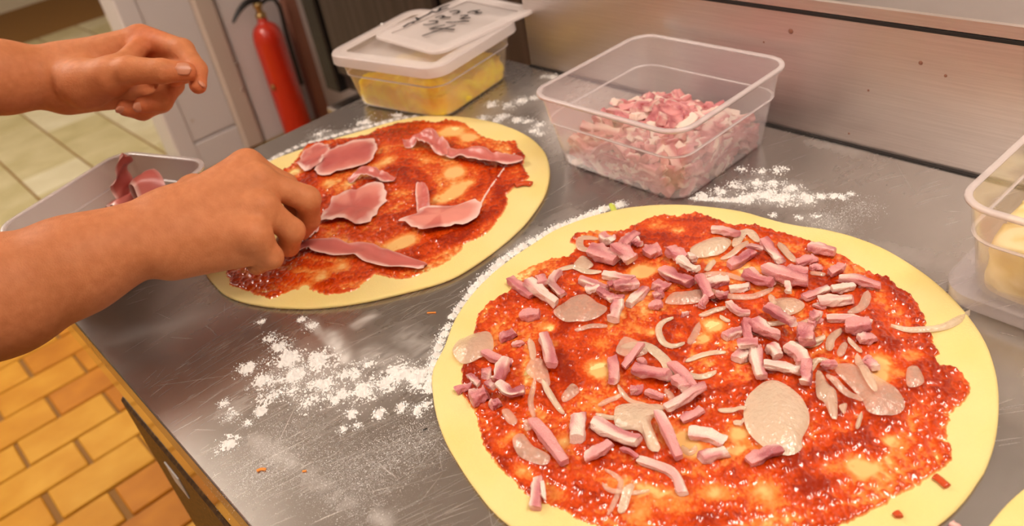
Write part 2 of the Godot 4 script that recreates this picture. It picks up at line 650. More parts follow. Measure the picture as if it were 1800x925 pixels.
func flour(n: String, label: String, spots: Array, amount: float, sd: float, cell := 0.001, rough := 1.0, tall := 0.0042) -> void:
	var x0 := 1e9
	var x1 := -1e9
	var z0 := 1e9
	var z1 := -1e9
	for q in spots:
		x0 = minf(x0, q[0] - 2.0 * q[2])
		x1 = maxf(x1, q[0] + 2.0 * q[2])
		z0 = minf(z0, q[1] - 2.0 * q[2])
		z1 = maxf(z1, q[1] + 2.0 * q[2])
	x0 *= 0.001
	z0 *= 0.001
	var nx := int((x1 * 0.001 - x0) / cell)
	var nz := int((z1 * 0.001 - z0) / cell)
	var D := PackedFloat32Array()
	D.resize(nx * nz)
	for q in spots:
		if q[3] < 0.4: continue   # thin dust: grains only
		var r: float = q[2] * 0.001
		for z in range(maxi(0, int((q[1] * 0.001 - 2.0 * r - z0) / cell)), mini(nz, int((q[1] * 0.001 + 2.0 * r - z0) / cell))):
			for x in range(maxi(0, int((q[0] * 0.001 - 2.0 * r - x0) / cell)), mini(nx, int((q[0] * 0.001 + 2.0 * r - x0) / cell))):
				var dx: float = x0 + x * cell - q[0] * 0.001
				var dz: float = z0 + z * cell - q[1] * 0.001
				D[z * nx + x] = maxf(D[z * nx + x], q[3] * exp(-(dx * dx + dz * dz) / (r * r) * 1.1))
	var H := PackedFloat32Array()
	var W := PackedByteArray()
	var C := PackedColorArray()
	H.resize(nx * nz)
	W.resize(nx * nz)
	C.resize(nx * nz)
	C.fill(Color(0.80, 0.775, 0.75))
	H.fill(-0.0004)
	for z in range(1, nz - 1):
		for x in range(1, nx - 1):
			var k := z * nx + x
			if D[k] < 0.05: continue
			var px := x0 + x * cell
			var pz := z0 + z * cell
			var t := D[k] * amount + rough * (0.7 * nz3(px * 7000.0, pz * 7000.0, sd) + 0.85 * nz3(px * 34000.0, pz * 34000.0, sd + 30.0)) - 0.55
			if t > 0.0:
				W[k] = 1
				H[k] = minf(0.0003 + tall * t * (0.55 + 0.45 * D[k]), 0.006)
			else: H[k] = maxf(-0.0004, t * 0.004)
	var c := Vector3(x0 + nx * cell / 2.0, TOP, z0 + nz * cell / 2.0)
	var o := put(n, field_mesh(x0 - c.x, z0 - c.z, nx, nz, cell, H, W, C), M.flour)
	o.position = c
	tag(o, label, "flour", "", "stuff")
	# loose grains around it, part of the same spill
	var mm := MultiMesh.new()
	mm.transform_format = MultiMesh.TRANSFORM_3D
	var gm := SphereMesh.new()
	gm.radius = 0.5
	gm.height = 1.0
	gm.radial_segments = 5
	gm.rings = 2
	mm.mesh = gm
	var tr: Array[Transform3D] = []
	for q in spots:
		for k in int(q[2] * (60.0 if q[3] >= 0.4 else 480.0) * q[3]):
			var a := rng.randf() * TAU
			var r: float = q[2] * 0.001 * sqrt(-log(1.0 - rng.randf() * 0.985)) * 1.1
			var s := 0.00016 + (0.0009 if q[3] >= 0.4 else 0.0003) * pow(rng.randf(), 6.0)
			tr.append(Transform3D(Basis().scaled(Vector3(s * 1.4, s, s * 1.2)), Vector3(q[0] * 0.001 + r * cos(a), s * 0.3, q[1] * 0.001 + r * sin(a)) - Vector3(c.x, 0, c.z)))
	mm.instance_count = tr.size()
	for k in tr.size(): mm.set_instance_transform(k, tr[k])
	var g := MultiMeshInstance3D.new()
	g.name = "flour_grains"
	g.multimesh = mm
	g.material_override = M.flour
	g.set_meta("kind", "stuff")
	o.add_child(g)

# ---------- plastic boxes
func plastic_box(n: String, label: String, at: Vector3, turn: float, bx: float, bz: float, tx: float, tz: float, h: float, m: Material) -> Node3D:
	var o := thing(n, label, "container", at, turn)
	var r := 0.022
	var th := 0.0013
	var f := func(t: float) -> Vector2: return Vector2(lerpf(bx, tx, t), lerpf(bz, tz, t)) / 2.0
	var b := nb()
	var rings := []
	var outer := [[0.0, -0.006], [0.015, -0.002], [0.05, 0.0], [0.3, 0.0], [0.62, 0.0], [0.62, 0.0], [0.632, 0.0016], [0.632, 0.0016], [0.97, 0.0016], [0.97, 0.0016], [0.972, 0.0045], [0.985, 0.005], [1.0, 0.0042]]
	for p in outer:
		var q: Vector2 = f.call(p[0])
		rings.append(rrect(q.x + p[1], q.y + p[1], r + p[1] * 0.5, p[0] * h))
	for k in range(outer.size() - 1, -1, -1):
		var p: Array = outer[k]
		var q: Vector2 = f.call(p[0])
		var e: float = minf(p[1], 0.0016) - th
		rings.append(rrect(q.x + e, q.y + e, r + e * 0.5, maxf(p[0] * h, th) + (0.0 if k < outer.size() - 1 else 0.0)))
	loft(b, rings)
	put("body", smooth_mesh(b), m, o)
	# the rounded lip, a shade denser than the walls
	b = nb()
	var loop := rrect(tx / 2.0 + 0.0032, tz / 2.0 + 0.0032, r + 0.002, 0.0)
	loop.append(loop[0])
	var prof := [[-0.0032, 0.0], [-0.0022, 0.0012], [0.0015, 0.0012], [0.0024, 0.0], [0.0022, -0.0022], [-0.0022, -0.0016]]
	var rr := []
	for p in prof: rr.append(rrect(tx / 2.0 + 0.0032 + p[0], tz / 2.0 + 0.0032 + p[0], r + 0.002 + p[0], h + p[1]))
	rr.append(rr[0])
	loft(b, rr, false, false)
	put("rim", smooth_mesh(b), M.plastic_rim, o)
	# the step in the wall where stacked boxes rest
	b = nb()
	rr = []
	var w: Vector2 = f.call(0.625)
	for p in [[-0.0003, -0.0006], [0.0022, -0.0004], [0.0022, 0.0006], [-0.0003, 0.0008]]: rr.append(rrect(w.x + p[0], w.y + p[0], r + p[0], 0.625 * h + p[1]))
	rr.append(rr[0])
	loft(b, rr, false, false)
	put("wall_step", smooth_mesh(b), M.plastic_rim, o)
	return o

func lid_mesh(hx: float, hz: float, r: float, prof: Array) -> ArrayMesh:
	# prof: [inset, y] from the lower outer edge inwards; given a thickness of 1.3 mm
	var b := nb()
	var rings := []
	for p in prof: rings.append(rrect(hx - p[0], hz - p[0], maxf(r - p[0], 0.002), p[1]))
	for k in range(prof.size() - 1, -1, -1): rings.append(rrect(hx - prof[k][0] - 0.001, hz - prof[k][0] - 0.001, maxf(r - prof[k][0] - 0.001, 0.0015), prof[k][1] - 0.0013))
	loft(b, rings)
	return smooth_mesh(b)

# ---------- bodies: tapered capsules joined by a smooth minimum, meshed as surface nets
var G := {}
func splat(A: PackedFloat32Array, p: Vector3, q: Vector3, rp: float, rq: float, k: float) -> void:
	var cell: float = G.cell
	var o: Vector3 = G.o
	var nx: int = G.nx
	var ny: int = G.ny
	var nz: int = G.nz
	var m := maxf(rp, rq) + k + 2.5 * cell
	var lo := (p.min(q) - Vector3.ONE * m - o) / cell
	var hi := (p.max(q) + Vector3.ONE * m - o) / cell
	var d := q - p
	var dd := maxf(d.length_squared(), 1e-9)
	for z in range(maxi(0, int(lo.z)), mini(nz, int(hi.z) + 1)):
		for y in range(maxi(0, int(lo.y)), mini(ny, int(hi.y) + 1)):
			var w := Vector3(o.x, o.y + y * cell, o.z + z * cell) - p
			var i := (z * ny + y) * nx
			for x in range(maxi(0, int(lo.x)), mini(nx, int(hi.x) + 1)):
				var v := Vector3(w.x + x * cell, w.y, w.z)
				var t := clampf(v.dot(d) / dd, 0.0, 1.0)
				var s := (v - d * t).length() - lerpf(rp, rq, t)
				var old := A[i + x]
				var h := maxf(k - absf(old - s), 0.0)
				A[i + x] = minf(old, s) - h * h * 0.25 / k

func flesh(b: Dictionary, base: Array, fingers: Array, cell: float, kb: float, kf: float) -> void:
	# base: [p, q, rp, rq, k] bones; fingers: lists of such bones, kept apart from one another
	var lo := Vector3.ONE * 1e9
	var hi := -lo
	for list in [base] + fingers:
		for e in list:
			var r := Vector3.ONE * (maxf(e[2], e[3]) + 3.0 * cell)
			lo = lo.min(e[0] - r).min(e[1] - r)
			hi = hi.max(e[0] + r).max(e[1] + r)
	G = {"cell": cell, "o": lo, "nx": int((hi.x - lo.x) / cell) + 2, "ny": int((hi.y - lo.y) / cell) + 2, "nz": int((hi.z - lo.z) / cell) + 2}
	var nx: int = G.nx
	var ny: int = G.ny
	var nz: int = G.nz
	var P := PackedFloat32Array()
	P.resize(nx * ny * nz)
	P.fill(1.0)
	for e in base: splat(P, e[0], e[1], e[2], e[3], e[4] if e.size() > 4 else kb)
	var T := P.duplicate()
	for list in fingers:
		var F := PackedFloat32Array()
		F.resize(nx * ny * nz)
		F.fill(1.0)
		var a := Vector3.ONE * 1e9
		var c := -a
		for e in list:
			splat(F, e[0], e[1], e[2], e[3], 0.004)
			var r := Vector3.ONE * (maxf(e[2], e[3]) + kf + 3.0 * cell)
			a = a.min(e[0] - r).min(e[1] - r)
			c = c.max(e[0] + r).max(e[1] + r)
		a = (a - lo) / cell
		c = (c - lo) / cell
		for z in range(maxi(0, int(a.z)), mini(nz, int(c.z) + 1)):
			for y in range(maxi(0, int(a.y)), mini(ny, int(c.y) + 1)):
				var i := (z * ny + y) * nx
				for x in range(maxi(0, int(a.x)), mini(nx, int(c.x) + 1)):
					var f := F[i + x]
					if f > 0.5: continue
					var g := P[i + x]
					var h := maxf(kf - absf(f - g), 0.0)
					T[i + x] = minf(T[i + x], minf(f, g) - h * h * 0.25 / kf)
	var id := PackedInt32Array()
	id.resize(nx * ny * nz)
	id.fill(-1)
	var v := PackedVector3Array()
	var off := [0, 1, nx, nx + 1, nx * ny, nx * ny + 1, nx * ny + nx, nx * ny + nx + 1]
	var edges := [[0, 1], [2, 3], [4, 5], [6, 7], [0, 2], [1, 3], [4, 6], [5, 7], [0, 4], [1, 5], [2, 6], [3, 7]]
	var first: int = b.v.size()
	for z in nz - 1:
		for y in ny - 1:
			var row := (z * ny + y) * nx
			for x in nx - 1:
				var k := row + x
				if absf(T[k]) > cell * 2.0: continue
				var mask := 0
				for j in 8:
					if T[k + off[j]] < 0.0: mask |= 1 << j
				if mask == 0 or mask == 255: continue
				var s := Vector3.ZERO
				var c := 0
				for e in edges:
					var a: int = e[0]
					var d: int = e[1]
					if ((mask >> a) & 1) == ((mask >> d) & 1): continue
					var ta := T[k + off[a]]
					var f := ta / (ta - T[k + off[d]])
					s += Vector3(a & 1, (a >> 1) & 1, a >> 2).lerp(Vector3(d & 1, (d >> 1) & 1, d >> 2), f)
					c += 1
				id[k] = first + v.size()
				v.append(lo + (Vector3(x, y, z) + s / c) * cell)
	var idx := PackedInt32Array()
	for z in range(1, nz - 1):
		for y in range(1, ny - 1):
			var row := (z * ny + y) * nx
			for x in range(1, nx - 1):
				var k := row + x
				if id[k] < 0: continue
				var n0 := T[k] < 0.0
				for ax in 3:
					var st: int = [1, nx, nx * ny][ax]
					var n1 := T[k + st] < 0.0
					if n0 == n1: continue
					var u: int = [nx, nx * ny, 1][ax]
					var w: int = [nx * ny, 1, nx][ax]
					var q := [id[k], id[k - u], id[k - u - w], id[k - w]]
					if q.has(-1): continue
					if n0: idx.append_array([q[0], q[2], q[1], q[0], q[3], q[2]])
					else: idx.append_array([q[0], q[1], q[2], q[0], q[2], q[3]])
	var vol := 0.0
	for t in range(0, idx.size(), 3): vol += v[idx[t] - first].dot(v[idx[t + 1] - first].cross(v[idx[t + 2] - first]))
	if vol > 0.0:
		for t in range(0, idx.size(), 3):
			var s := idx[t + 1]
			idx[t + 1] = idx[t + 2]
			idx[t + 2] = s
	b.v.append_array(v)
	b.i.append_array(idx)


# ---------- the person
func arm(side: String) -> Dictionary:
	# joints in metres; each finger is a chain of [from, to, radius, radius]
	var J := {}
	if side == "right": J = {"r0": Vector3(-0.72907, 0.97734, 0.020393), "r1": Vector3(-0.71962, 0.98012, -0.018927), "r2": Vector3(-0.70476, 0.98329, -0.077648), "w": Vector3(-0.68427, 0.98446, -0.15537), "i1": Vector3(-0.67939, 1.0083, -0.24235), "m1": Vector3(-0.65771, 0.99909, -0.24024), "q1": Vector3(-0.63889, 0.98332, -0.227), "p1": Vector3(-0.62456, 0.97004, -0.20673), "i2": Vector3(-0.66979, 0.97761, -0.26599), "m2": Vector3(-0.64049, 0.97015, -0.26977), "q2": Vector3(-0.63186, 0.95319, -0.24193), "p2": Vector3(-0.62295, 0.94477, -0.21215), "i3": Vector3(-0.66542, 0.94468, -0.26834), "i4": Vector3(-0.67624, 0.92508, -0.26799), "m3": Vector3(-0.65412, 0.94231, -0.2704), "m4": Vector3(-0.67014, 0.92467, -0.2655), "q3": Vector3(-0.64899, 0.93095, -0.24035), "q4": Vector3(-0.67244, 0.92297, -0.24666), "p3": Vector3(-0.64852, 0.92981, -0.20583), "p4": Vector3(-0.66668, 0.92765, -0.21364), "t1": Vector3(-0.70945, 0.99748, -0.19707), "t2": Vector3(-0.70186, 0.97057, -0.23628), "t3": Vector3(-0.68776, 0.93801, -0.25766), "t4": Vector3(-0.67968, 0.92323, -0.26541)}
	else: J = {"a0": Vector3(-0.94427, 1.1006, -0.087883), "a1": Vector3(-0.92854, 1.0907, -0.12702), "w": Vector3(-0.91841, 1.0714, -0.17817), "i1": Vector3(-0.88275, 1.0922, -0.25789), "m1": Vector3(-0.88646, 1.075, -0.25955), "q1": Vector3(-0.8855, 1.0576, -0.2492), "p1": Vector3(-0.87988, 1.0436, -0.23265), "i2": Vector3(-0.82662, 1.0822, -0.27383), "i3": Vector3(-0.79845, 1.0681, -0.27064), "i4": Vector3(-0.78452, 1.0578, -0.26119), "m2": Vector3(-0.83452, 1.0711, -0.27093), "m3": Vector3(-0.81161, 1.0657, -0.26275), "m4": Vector3(-0.81283, 1.0635, -0.25075), "q2": Vector3(-0.83843, 1.0507, -0.2548), "q3": Vector3(-0.81745, 1.0456, -0.23248), "q4": Vector3(-0.81982, 1.0487, -0.21497), "p2": Vector3(-0.84423, 1.036, -0.23857), "p3": Vector3(-0.83394, 1.0387, -0.21516), "p4": Vector3(-0.83405, 1.0476, -0.20122), "t1": Vector3(-0.86876, 1.0726, -0.18436), "t2": Vector3(-0.81698, 1.0847, -0.21546), "t3": Vector3(-0.79049, 1.0811, -0.23598), "t4": Vector3(-0.78248, 1.0747, -0.25506)}
	var f := func(names: Array, r: Array) -> Array:
		var o := []
		for k in names.size() - 1: o.append([J[names[k]], J[names[k + 1]], r[k], r[k + 1]])
		return o
	var fingers := []
	if side == "right":
		fingers = [f.call(["i1", "i2", "i3", "i4"], [0.0125, 0.0112, 0.0095, 0.0082]), f.call(["m1", "m2", "m3", "m4"], [0.013, 0.0122, 0.0105, 0.0088]), f.call(["q1", "q2", "q3", "q4"], [0.0128, 0.0118, 0.0102, 0.0085]), f.call(["p1", "p2", "p3", "p4"], [0.0125, 0.0105, 0.0092, 0.008]), f.call(["t1", "t2", "t3", "t4"], [0.0125, 0.0125, 0.0115, 0.0095])]
	else:
		fingers = [f.call(["i1", "i2", "i3", "i4"], [0.0135, 0.0112, 0.0098, 0.0086]), f.call(["m1", "m2", "m3", "m4"], [0.0135, 0.0115, 0.010, 0.0086]), f.call(["q1", "q2", "q3", "q4"], [0.0128, 0.0112, 0.0098, 0.0085]), f.call(["p1", "p2", "p3", "p4"], [0.012, 0.0102, 0.0092, 0.0082]), f.call(["t1", "t2", "t3", "t4"], [0.0175, 0.0135, 0.0115, 0.0095])]
	return {"J": J, "fingers": fingers}

func nail(parent: Node, at: Vector3, along: Vector3, out: Vector3, w: float, l: float) -> void:
	var side := along.cross(out).normalized()
	out = side.cross(along).normalized()
	var b := nb()
	var rings := []
	for k in 7:
		var u := k / 6.0 * 2.0 - 1.0
		var ring := PackedVector3Array()
		var ww := w * 0.5 * sqrt(maxf(0.05, 1.0 - pow(absf(u), 3.5)))
		for j in 10:
			var a := TAU * j / 10
			ring.append(at + along * u * l * 0.5 + side * cos(a) * ww + out * (sin(a) * 0.0005 - 0.0016 * cos(a) * cos(a)))
		rings.append(ring)
	loft(b, rings)
	put("fingernail", smooth_mesh(b), M.nail, parent)

func make_person() -> void:
	var R := arm("right")
	var L := arm("left")
	var j: Dictionary = R.J
	var b := nb()
	# right arm: forearm, wrist, back of the hand with its tendons
	var elbow := Vector3(-0.745, 0.985, 0.125)
	var sh := Vector3(-0.60, 1.36, 0.30)
	var mid: Vector3 = (j.m1 + j.q1) / 2.0
	var across: Vector3 = (j.p1 - j.i1).normalized()
	var base := [
		[elbow, j.r1, 0.047, 0.0455, 0.03], [j.r1, j.r2 + across * 0.004, 0.0445, 0.037, 0.03], [j.r2, j.w + across * 0.013, 0.036, 0.0225, 0.02], [j.r2, j.w - across * 0.013, 0.036, 0.0225, 0.02],
		[j.w + across * 0.014, j.p1 + (j.w - j.p1) * 0.12, 0.0215, 0.0145, 0.016], [j.w + across * 0.006, j.q1 + (j.w - j.q1) * 0.12, 0.0205, 0.0145, 0.016], [j.w - across * 0.004, j.m1 + (j.w - j.m1) * 0.12, 0.0205, 0.0145, 0.016], [j.w - across * 0.012, j.i1 + (j.w - j.i1) * 0.12, 0.0205, 0.0145, 0.016],
		[j.w - across * 0.008, j.t1 + Vector3(0.004, -0.012, 0.006), 0.017, 0.0155, 0.016], [j.t1 + Vector3(0.004, -0.012, 0.004), j.i1 + Vector3(0, -0.02, 0.012), 0.017, 0.013, 0.014], [j.w + across * 0.02 + Vector3(0, -0.012, 0), j.p1 + Vector3(-0.012, -0.016, 0.012), 0.018, 0.013, 0.014],
		[j.w + across * 0.026 + Vector3(0.004, 0.008, 0.004), j.w + across * 0.024 + Vector3(0.004, 0.008, 0.012), 0.008, 0.008, 0.012],
		[elbow, elbow + (sh - elbow) * 0.3, 0.046, 0.046, 0.03]]
	for n in ["i1", "m1", "q1", "p1"]: base.append([j[n] + Vector3(0, 0.0015, 0), j.w + (j[n] - j.w) * 0.45 + Vector3(0, 0.006, 0), 0.0125, 0.0085, 0.010])
	flesh(b, base, R.fingers, 0.0027, 0.012, 0.009)
	# left arm
	var g: Dictionary = L.J
	var lelbow := Vector3(-0.985, 1.14, 0.06)
	var lsh := Vector3(-0.99, 1.37, 0.31)
	var lac: Vector3 = (g.p1 - g.i1).normalized()
	base = [
		[lelbow, g.a1, 0.043, 0.0305, 0.03], [g.a1, g.w + lac * 0.010, 0.0295, 0.020, 0.02], [g.a1, g.w - lac * 0.011, 0.0295, 0.020, 0.02],
		[g.w + lac * 0.011, g.p1 + (g.w - g.p1) * 0.1, 0.0195, 0.0135, 0.016], [g.w + lac * 0.006, g.q1 + (g.w - g.q1) * 0.1, 0.021, 0.014, 0.016], [g.w - lac * 0.004, g.m1 + (g.w - g.m1) * 0.1, 0.021, 0.0145, 0.016], [g.w - lac * 0.014, g.i1 + (g.w - g.i1) * 0.1, 0.0205, 0.0145, 0.016],
		[g.w + Vector3(0.01, 0, 0), g.t1, 0.021, 0.0215, 0.016], [g.t1, g.t1 + (g.t2 - g.t1) * 0.55, 0.0215, 0.018, 0.014], [g.t1 + (g.t2 - g.t1) * 0.6, g.i1 + (g.t2 - g.i1) * 0.35, 0.012, 0.010, 0.014],
		[g.w + lac * 0.014 + Vector3(0.016, 0, 0), g.p1 + (g.w - g.p1) * 0.4 + Vector3(0.012, -0.004, 0), 0.0165, 0.0165, 0.014],
		[lelbow, lelbow + (lsh - lelbow) * 0.3, 0.045, 0.045, 0.03]]
	flesh(b, base, L.fingers, 0.0027, 0.012, 0.008)
	# the rest of the body on a coarser grid: torso, legs, head
	var c := Vector3(-0.80, 0, 0.36)
	base = [[c + Vector3(0, 1.05, 0), c + Vector3(0, 1.32, -0.01), 0.085, 0.10], [c + Vector3(-0.08, 1.3, -0.01), c + Vector3(0.08, 1.3, -0.01), 0.09, 0.09], [c + Vector3(-0.07, 0.95, 0.01), c + Vector3(0.07, 0.95, 0.01), 0.09, 0.09],
		[lsh, lsh + Vector3(0.10, 0.0, 0.01), 0.06, 0.09], [sh, sh + Vector3(-0.10, 0.0, 0.02), 0.06, 0.09], [lsh, lelbow, 0.056, 0.044], [sh, elbow, 0.056, 0.046],
		[c + Vector3(-0.09, 0.9, 0.01), c + Vector3(-0.10, 0.48, 0.02), 0.085, 0.06], [c + Vector3(0.09, 0.9, 0.01), c + Vector3(0.10, 0.48, 0.02), 0.085, 0.06], [c + Vector3(-0.10, 0.48, 0.02), c + Vector3(-0.10, 0.09, 0.03), 0.058, 0.04], [c + Vector3(0.10, 0.48, 0.02), c + Vector3(0.10, 0.09, 0.03), 0.058, 0.04],
		[c + Vector3(0, 1.40, -0.04), c + Vector3(0, 1.50, -0.07), 0.058, 0.055]]
	flesh(b, base, [], 0.014, 0.05, 0.02)
	var hc := c + Vector3(0, 1.60, -0.11)
	base = [[hc + Vector3(0, 0.03, 0.012), hc + Vector3(0, 0.03, 0.0), 0.086, 0.084], [hc + Vector3(0, 0.0, -0.025), hc + Vector3(0, -0.07, -0.045), 0.066, 0.04], [hc + Vector3(0, -0.06, 0.03), hc + Vector3(0, -0.11, 0.045), 0.055, 0.054], [hc + Vector3(0, 0.0, -0.095), hc + Vector3(0, -0.035, -0.112), 0.008, 0.012, 0.01], [hc + Vector3(-0.02, -0.066, -0.088), hc + Vector3(0.02, -0.066, -0.088), 0.007, 0.007, 0.006], [hc + Vector3(-0.084, 0.01, 0.01), hc + Vector3(-0.082, -0.035, 0.0), 0.011, 0.009, 0.006], [hc + Vector3(0.084, 0.01, 0.01), hc + Vector3(0.082, -0.035, 0.0), 0.011, 0.009, 0.006]]
	flesh(b, base, [], 0.006, 0.02, 0.02)
	# flushed finger joints and tips
	var red := []
	for A in [R, L]:
		for ch in A.fingers:
			red.append([ch[2][1], 0.024])
			red.append([ch[1][1], 0.012])
			red.append([ch[0][1], 0.012])
	for q in [g.i1, g.m1, g.q1]: red.append([q + Vector3(0.02, 0, 0), 0.035])
	var col := PackedColorArray()
	col.resize(b.v.size())
	var k := 0
	for p: Vector3 in b.v:
		var r := 0.0
		if p.z < -0.12:
			for q in red: r = maxf(r, 1.0 - p.distance_to(q[0]) / q[1])
		col[k] = Color.WHITE.lerp(Color(1.0, 0.70, 0.62), clampf(r * 1.3, 0, 1) * 0.7)
		k += 1
	b.c = col
	var o := put("person", smooth_mesh(b), M.skin)
	tag(o, "person with bare tanned forearms over the far pizza, one hand pinching a slice of ham", "person")
	var nd: Vector3 = (g.t4 - g.t3).normalized()
	var no := Vector3(0.80, 0.55, 0.22).normalized()
	no = (no - nd * no.dot(nd)).normalized()
	nail(o, g.t4 + no * 0.0103 - nd * 0.003, nd, no, 0.0125, 0.0145)
	nail(o, g.q4 + Vector3(0.006, 0.001, 0.0065), (g.q4 - g.q3).normalized(), Vector3(0.6, 0.1, 0.75), 0.010, 0.011)
	nail(o, g.p4 + Vector3(0.006, 0.001, 0.0062), (g.p4 - g.p3).normalized(), Vector3(0.6, 0.1, 0.75), 0.009, 0.010)
	nail(o, g.i4 + Vector3(0.006, 0.003, -0.004), (g.i4 - g.i3).normalized(), Vector3(0.7, 0.3, -0.5), 0.010, 0.011)
	# clothes and hair, out of the frame
	b = nb()
	base = [[c + Vector3(-0.03, 1.0, 0), c + Vector3(-0.03, 1.30, -0.01), 0.115, 0.125], [c + Vector3(0.03, 1.0, 0), c + Vector3(0.03, 1.30, -0.01), 0.115, 0.125], [c + Vector3(-0.09, 1.29, -0.01), c + Vector3(0.09, 1.29, -0.01), 0.11, 0.11], [c + Vector3(-0.07, 0.90, 0.01), c + Vector3(0.07, 0.90, 0.01), 0.12, 0.12], [lsh, lsh + (lelbow - lsh) * 0.55, 0.074, 0.066], [sh, sh + (elbow - sh) * 0.5, 0.074, 0.066], [lsh, lsh + Vector3(0.10, 0.0, 0.01), 0.074, 0.10], [sh, sh + Vector3(-0.10, 0.0, 0.02), 0.074, 0.10]]
	flesh(b, base, [], 0.014, 0.05, 0.02)
	put("shirt", smooth_mesh(b), M.shirt, o)
	b = nb()
	base = [[c + Vector3(-0.07, 0.9, 0.01), c + Vector3(0.07, 0.9, 0.01), 0.142, 0.142], [c + Vector3(-0.09, 0.88, 0.01), c + Vector3(-0.10, 0.1, 0.03), 0.10, 0.065], [c + Vector3(0.09, 0.88, 0.01), c + Vector3(0.10, 0.1, 0.03), 0.10, 0.065]]
	flesh(b, base, [], 0.014, 0.03, 0.02)
	put("trousers", smooth_mesh(b), M.trousers, o)
	for s in [-0.10, 0.10]:
		b = nb()
		flesh(b, [[c + Vector3(s, 0.052, 0.05), c + Vector3(s, 0.045, -0.12), 0.05, 0.042]], [], 0.01, 0.02, 0.02)
		put("shoe", smooth_mesh(b), M.black, o)
	b = nb()
	flesh(b, [[hc + Vector3(0, 0.045, 0.02), hc + Vector3(0, 0.03, 0.035), 0.09, 0.088]], [], 0.008, 0.02, 0.02)
	put("hair", smooth_mesh(b), M.black, o)

# ---------- steel surfaces
func worktop_maps(x0: float, z0: float, w: float, d: float, haze: Array) -> Array:
	var n := 512
	var m := int(n * d / w)
	var ca := PackedByteArray()
	var oa := PackedByteArray()
	for y in m:
		for x in n:
			var px := (x0 + w * x / n)
			var pz := (z0 + d * y / m)
			var a := nz3(px * 700.0, pz * 700.0, 300.0)
			var f := nz3(px * 14000.0, pz * 6000.0, 310.0)
			var h := 0.0
			for q in haze:
				var e := Vector2(q[2] - q[0], q[3] - q[1])
				var v := Vector2(px * 1000.0 - q[0], pz * 1000.0 - q[1])
				var t: float = clampf(v.dot(e) / maxf(e.length_squared(), 1e-6), 0, 1)
				var dist: float = (v - e * t).length() / q[4]
				if dist < 2.0: h = maxf(h, q[5] * exp(-dist * dist))
			h = clampf(0.7 * h * (0.8 + 0.6 * f + 0.3 * a), 0, 1)
			var l := 0.70 + 0.03 * a + 0.01 * f
			var c := Color(l, l * 0.975, l * 0.955).lerp(Color(0.90, 0.885, 0.87), h)
			ca.append_array([int(c.r * 255), int(c.g * 255), int(c.b * 255)])
			oa.append_array([255, int(clampf(0.255 + 0.04 * a + 0.015 * f + 0.45 * h, 0.1, 1.0) * 255), int(clampf(0.88 - 0.8 * h, 0, 1) * 255)])
	var ci := Image.create_from_data(n, m, false, Image.FORMAT_RGB8, ca)
	var oi := Image.create_from_data(n, m, false, Image.FORMAT_RGB8, oa)
	ci.resize(n * 4, m * 4, Image.INTERPOLATE_CUBIC)
	oi.resize(n * 4, m * 4, Image.INTERPOLATE_CUBIC)
	var W := n * 4
	var D := m * 4
	for k in 2600:
		# scraper marks: long arcs drawn across the counter, thickest near the front
		var near := rng.randf() < 0.55
		var p := Vector2(rng.randf() * W, rng.randf() * D)
		if near: p = Vector2((rng.randf_range(-0.62, -0.10) - x0) / w * W, (rng.randf_range(-0.30, -0.05) - z0) / d * D)
		var where := (p.x / W * w + x0 + 0.60) / 0.5
		var a := -PI / 2 + rng.randfn(0.0, 0.10) + (clampf(where, 0.0, 1.0) * 0.75 - 0.1)
		if rng.randf() < 0.12: a += rng.randfn(0.0, 0.7)
		var len := rng.randf_range(14.0, 90.0) * (1.0 if rng.randf() < 0.85 else 2.4)
		var bend := 0.0016 + rng.randfn(0.0, 0.0012)
		var s := rng.randf_range(0.05, 0.30) * (1.0 if rng.randf() < 0.9 else 2.4)
		for t in int(len):
			a += bend
			p += Vector2(cos(a), sin(a))
			var x := int(p.x)
			var y := int(p.y)
			if x < 1 or y < 1 or x >= W - 1 or y >= D - 1: break
			var u := s * sin(PI * (t + 0.5) / len)
			ci.set_pixel(x, y, ci.get_pixel(x, y).lerp(Color(0.95, 0.93, 0.91), u))
			var o := oi.get_pixel(x, y)
			oi.set_pixel(x, y, Color(1, lerpf(o.g, 0.62, u), lerpf(o.b, 0.35, u)))
	return [ImageTexture.create_from_image(ci), ImageTexture.create_from_image(oi)]

func fill_heap(n: String, label: String, group: String, at: Vector3, turn: float, hx: float, hz: float, count: int, height: Callable, meshes: Array, m: Material, category: String) -> void:
	# loose pieces: against the four walls and over the top of the heap
	var basis0 := Basis(Vector3.UP, turn)
	for k in count:
		var x := rng.randf_range(-hx, hx)
		var z := rng.randf_range(-hz, hz)
		var y: float
		var wall := rng.randf() < 0.55
		if wall:
			if rng.randf() < 0.55:
				z = hz * (1.0 if rng.randf() < 0.75 else -1.0)
				x *= 0.80
			else:
				x = hx * (1.0 if rng.randf() < 0.8 else -1.0)
				z *= 0.80
			y = rng.randf_range(0.006, maxf(0.008, height.call(x, z)))
		else:
			x *= 0.9
			z *= 0.9
			y = height.call(x, z) + 0.001
		var o := put(n, meshes[k % meshes.size()], m)
		var tilt := Basis(Vector3.RIGHT, rng.randf_range(-0.5, 0.5)) * Basis(Vector3.BACK, rng.randf_range(-0.5, 0.5))
		var yaw := rng.randf() * TAU
		if wall: yaw = (0.0 if absf(z) >= hz else PI / 2) + rng.randfn(0.0, 0.12)
		o.transform = Transform3D(basis0 * Basis(Vector3.UP, yaw) * (Basis(Vector3.BACK, rng.randf_range(-0.9, 0.9)) if wall else tilt), at + basis0 * Vector3(x, y, z))
		tag(o, label, category, group)

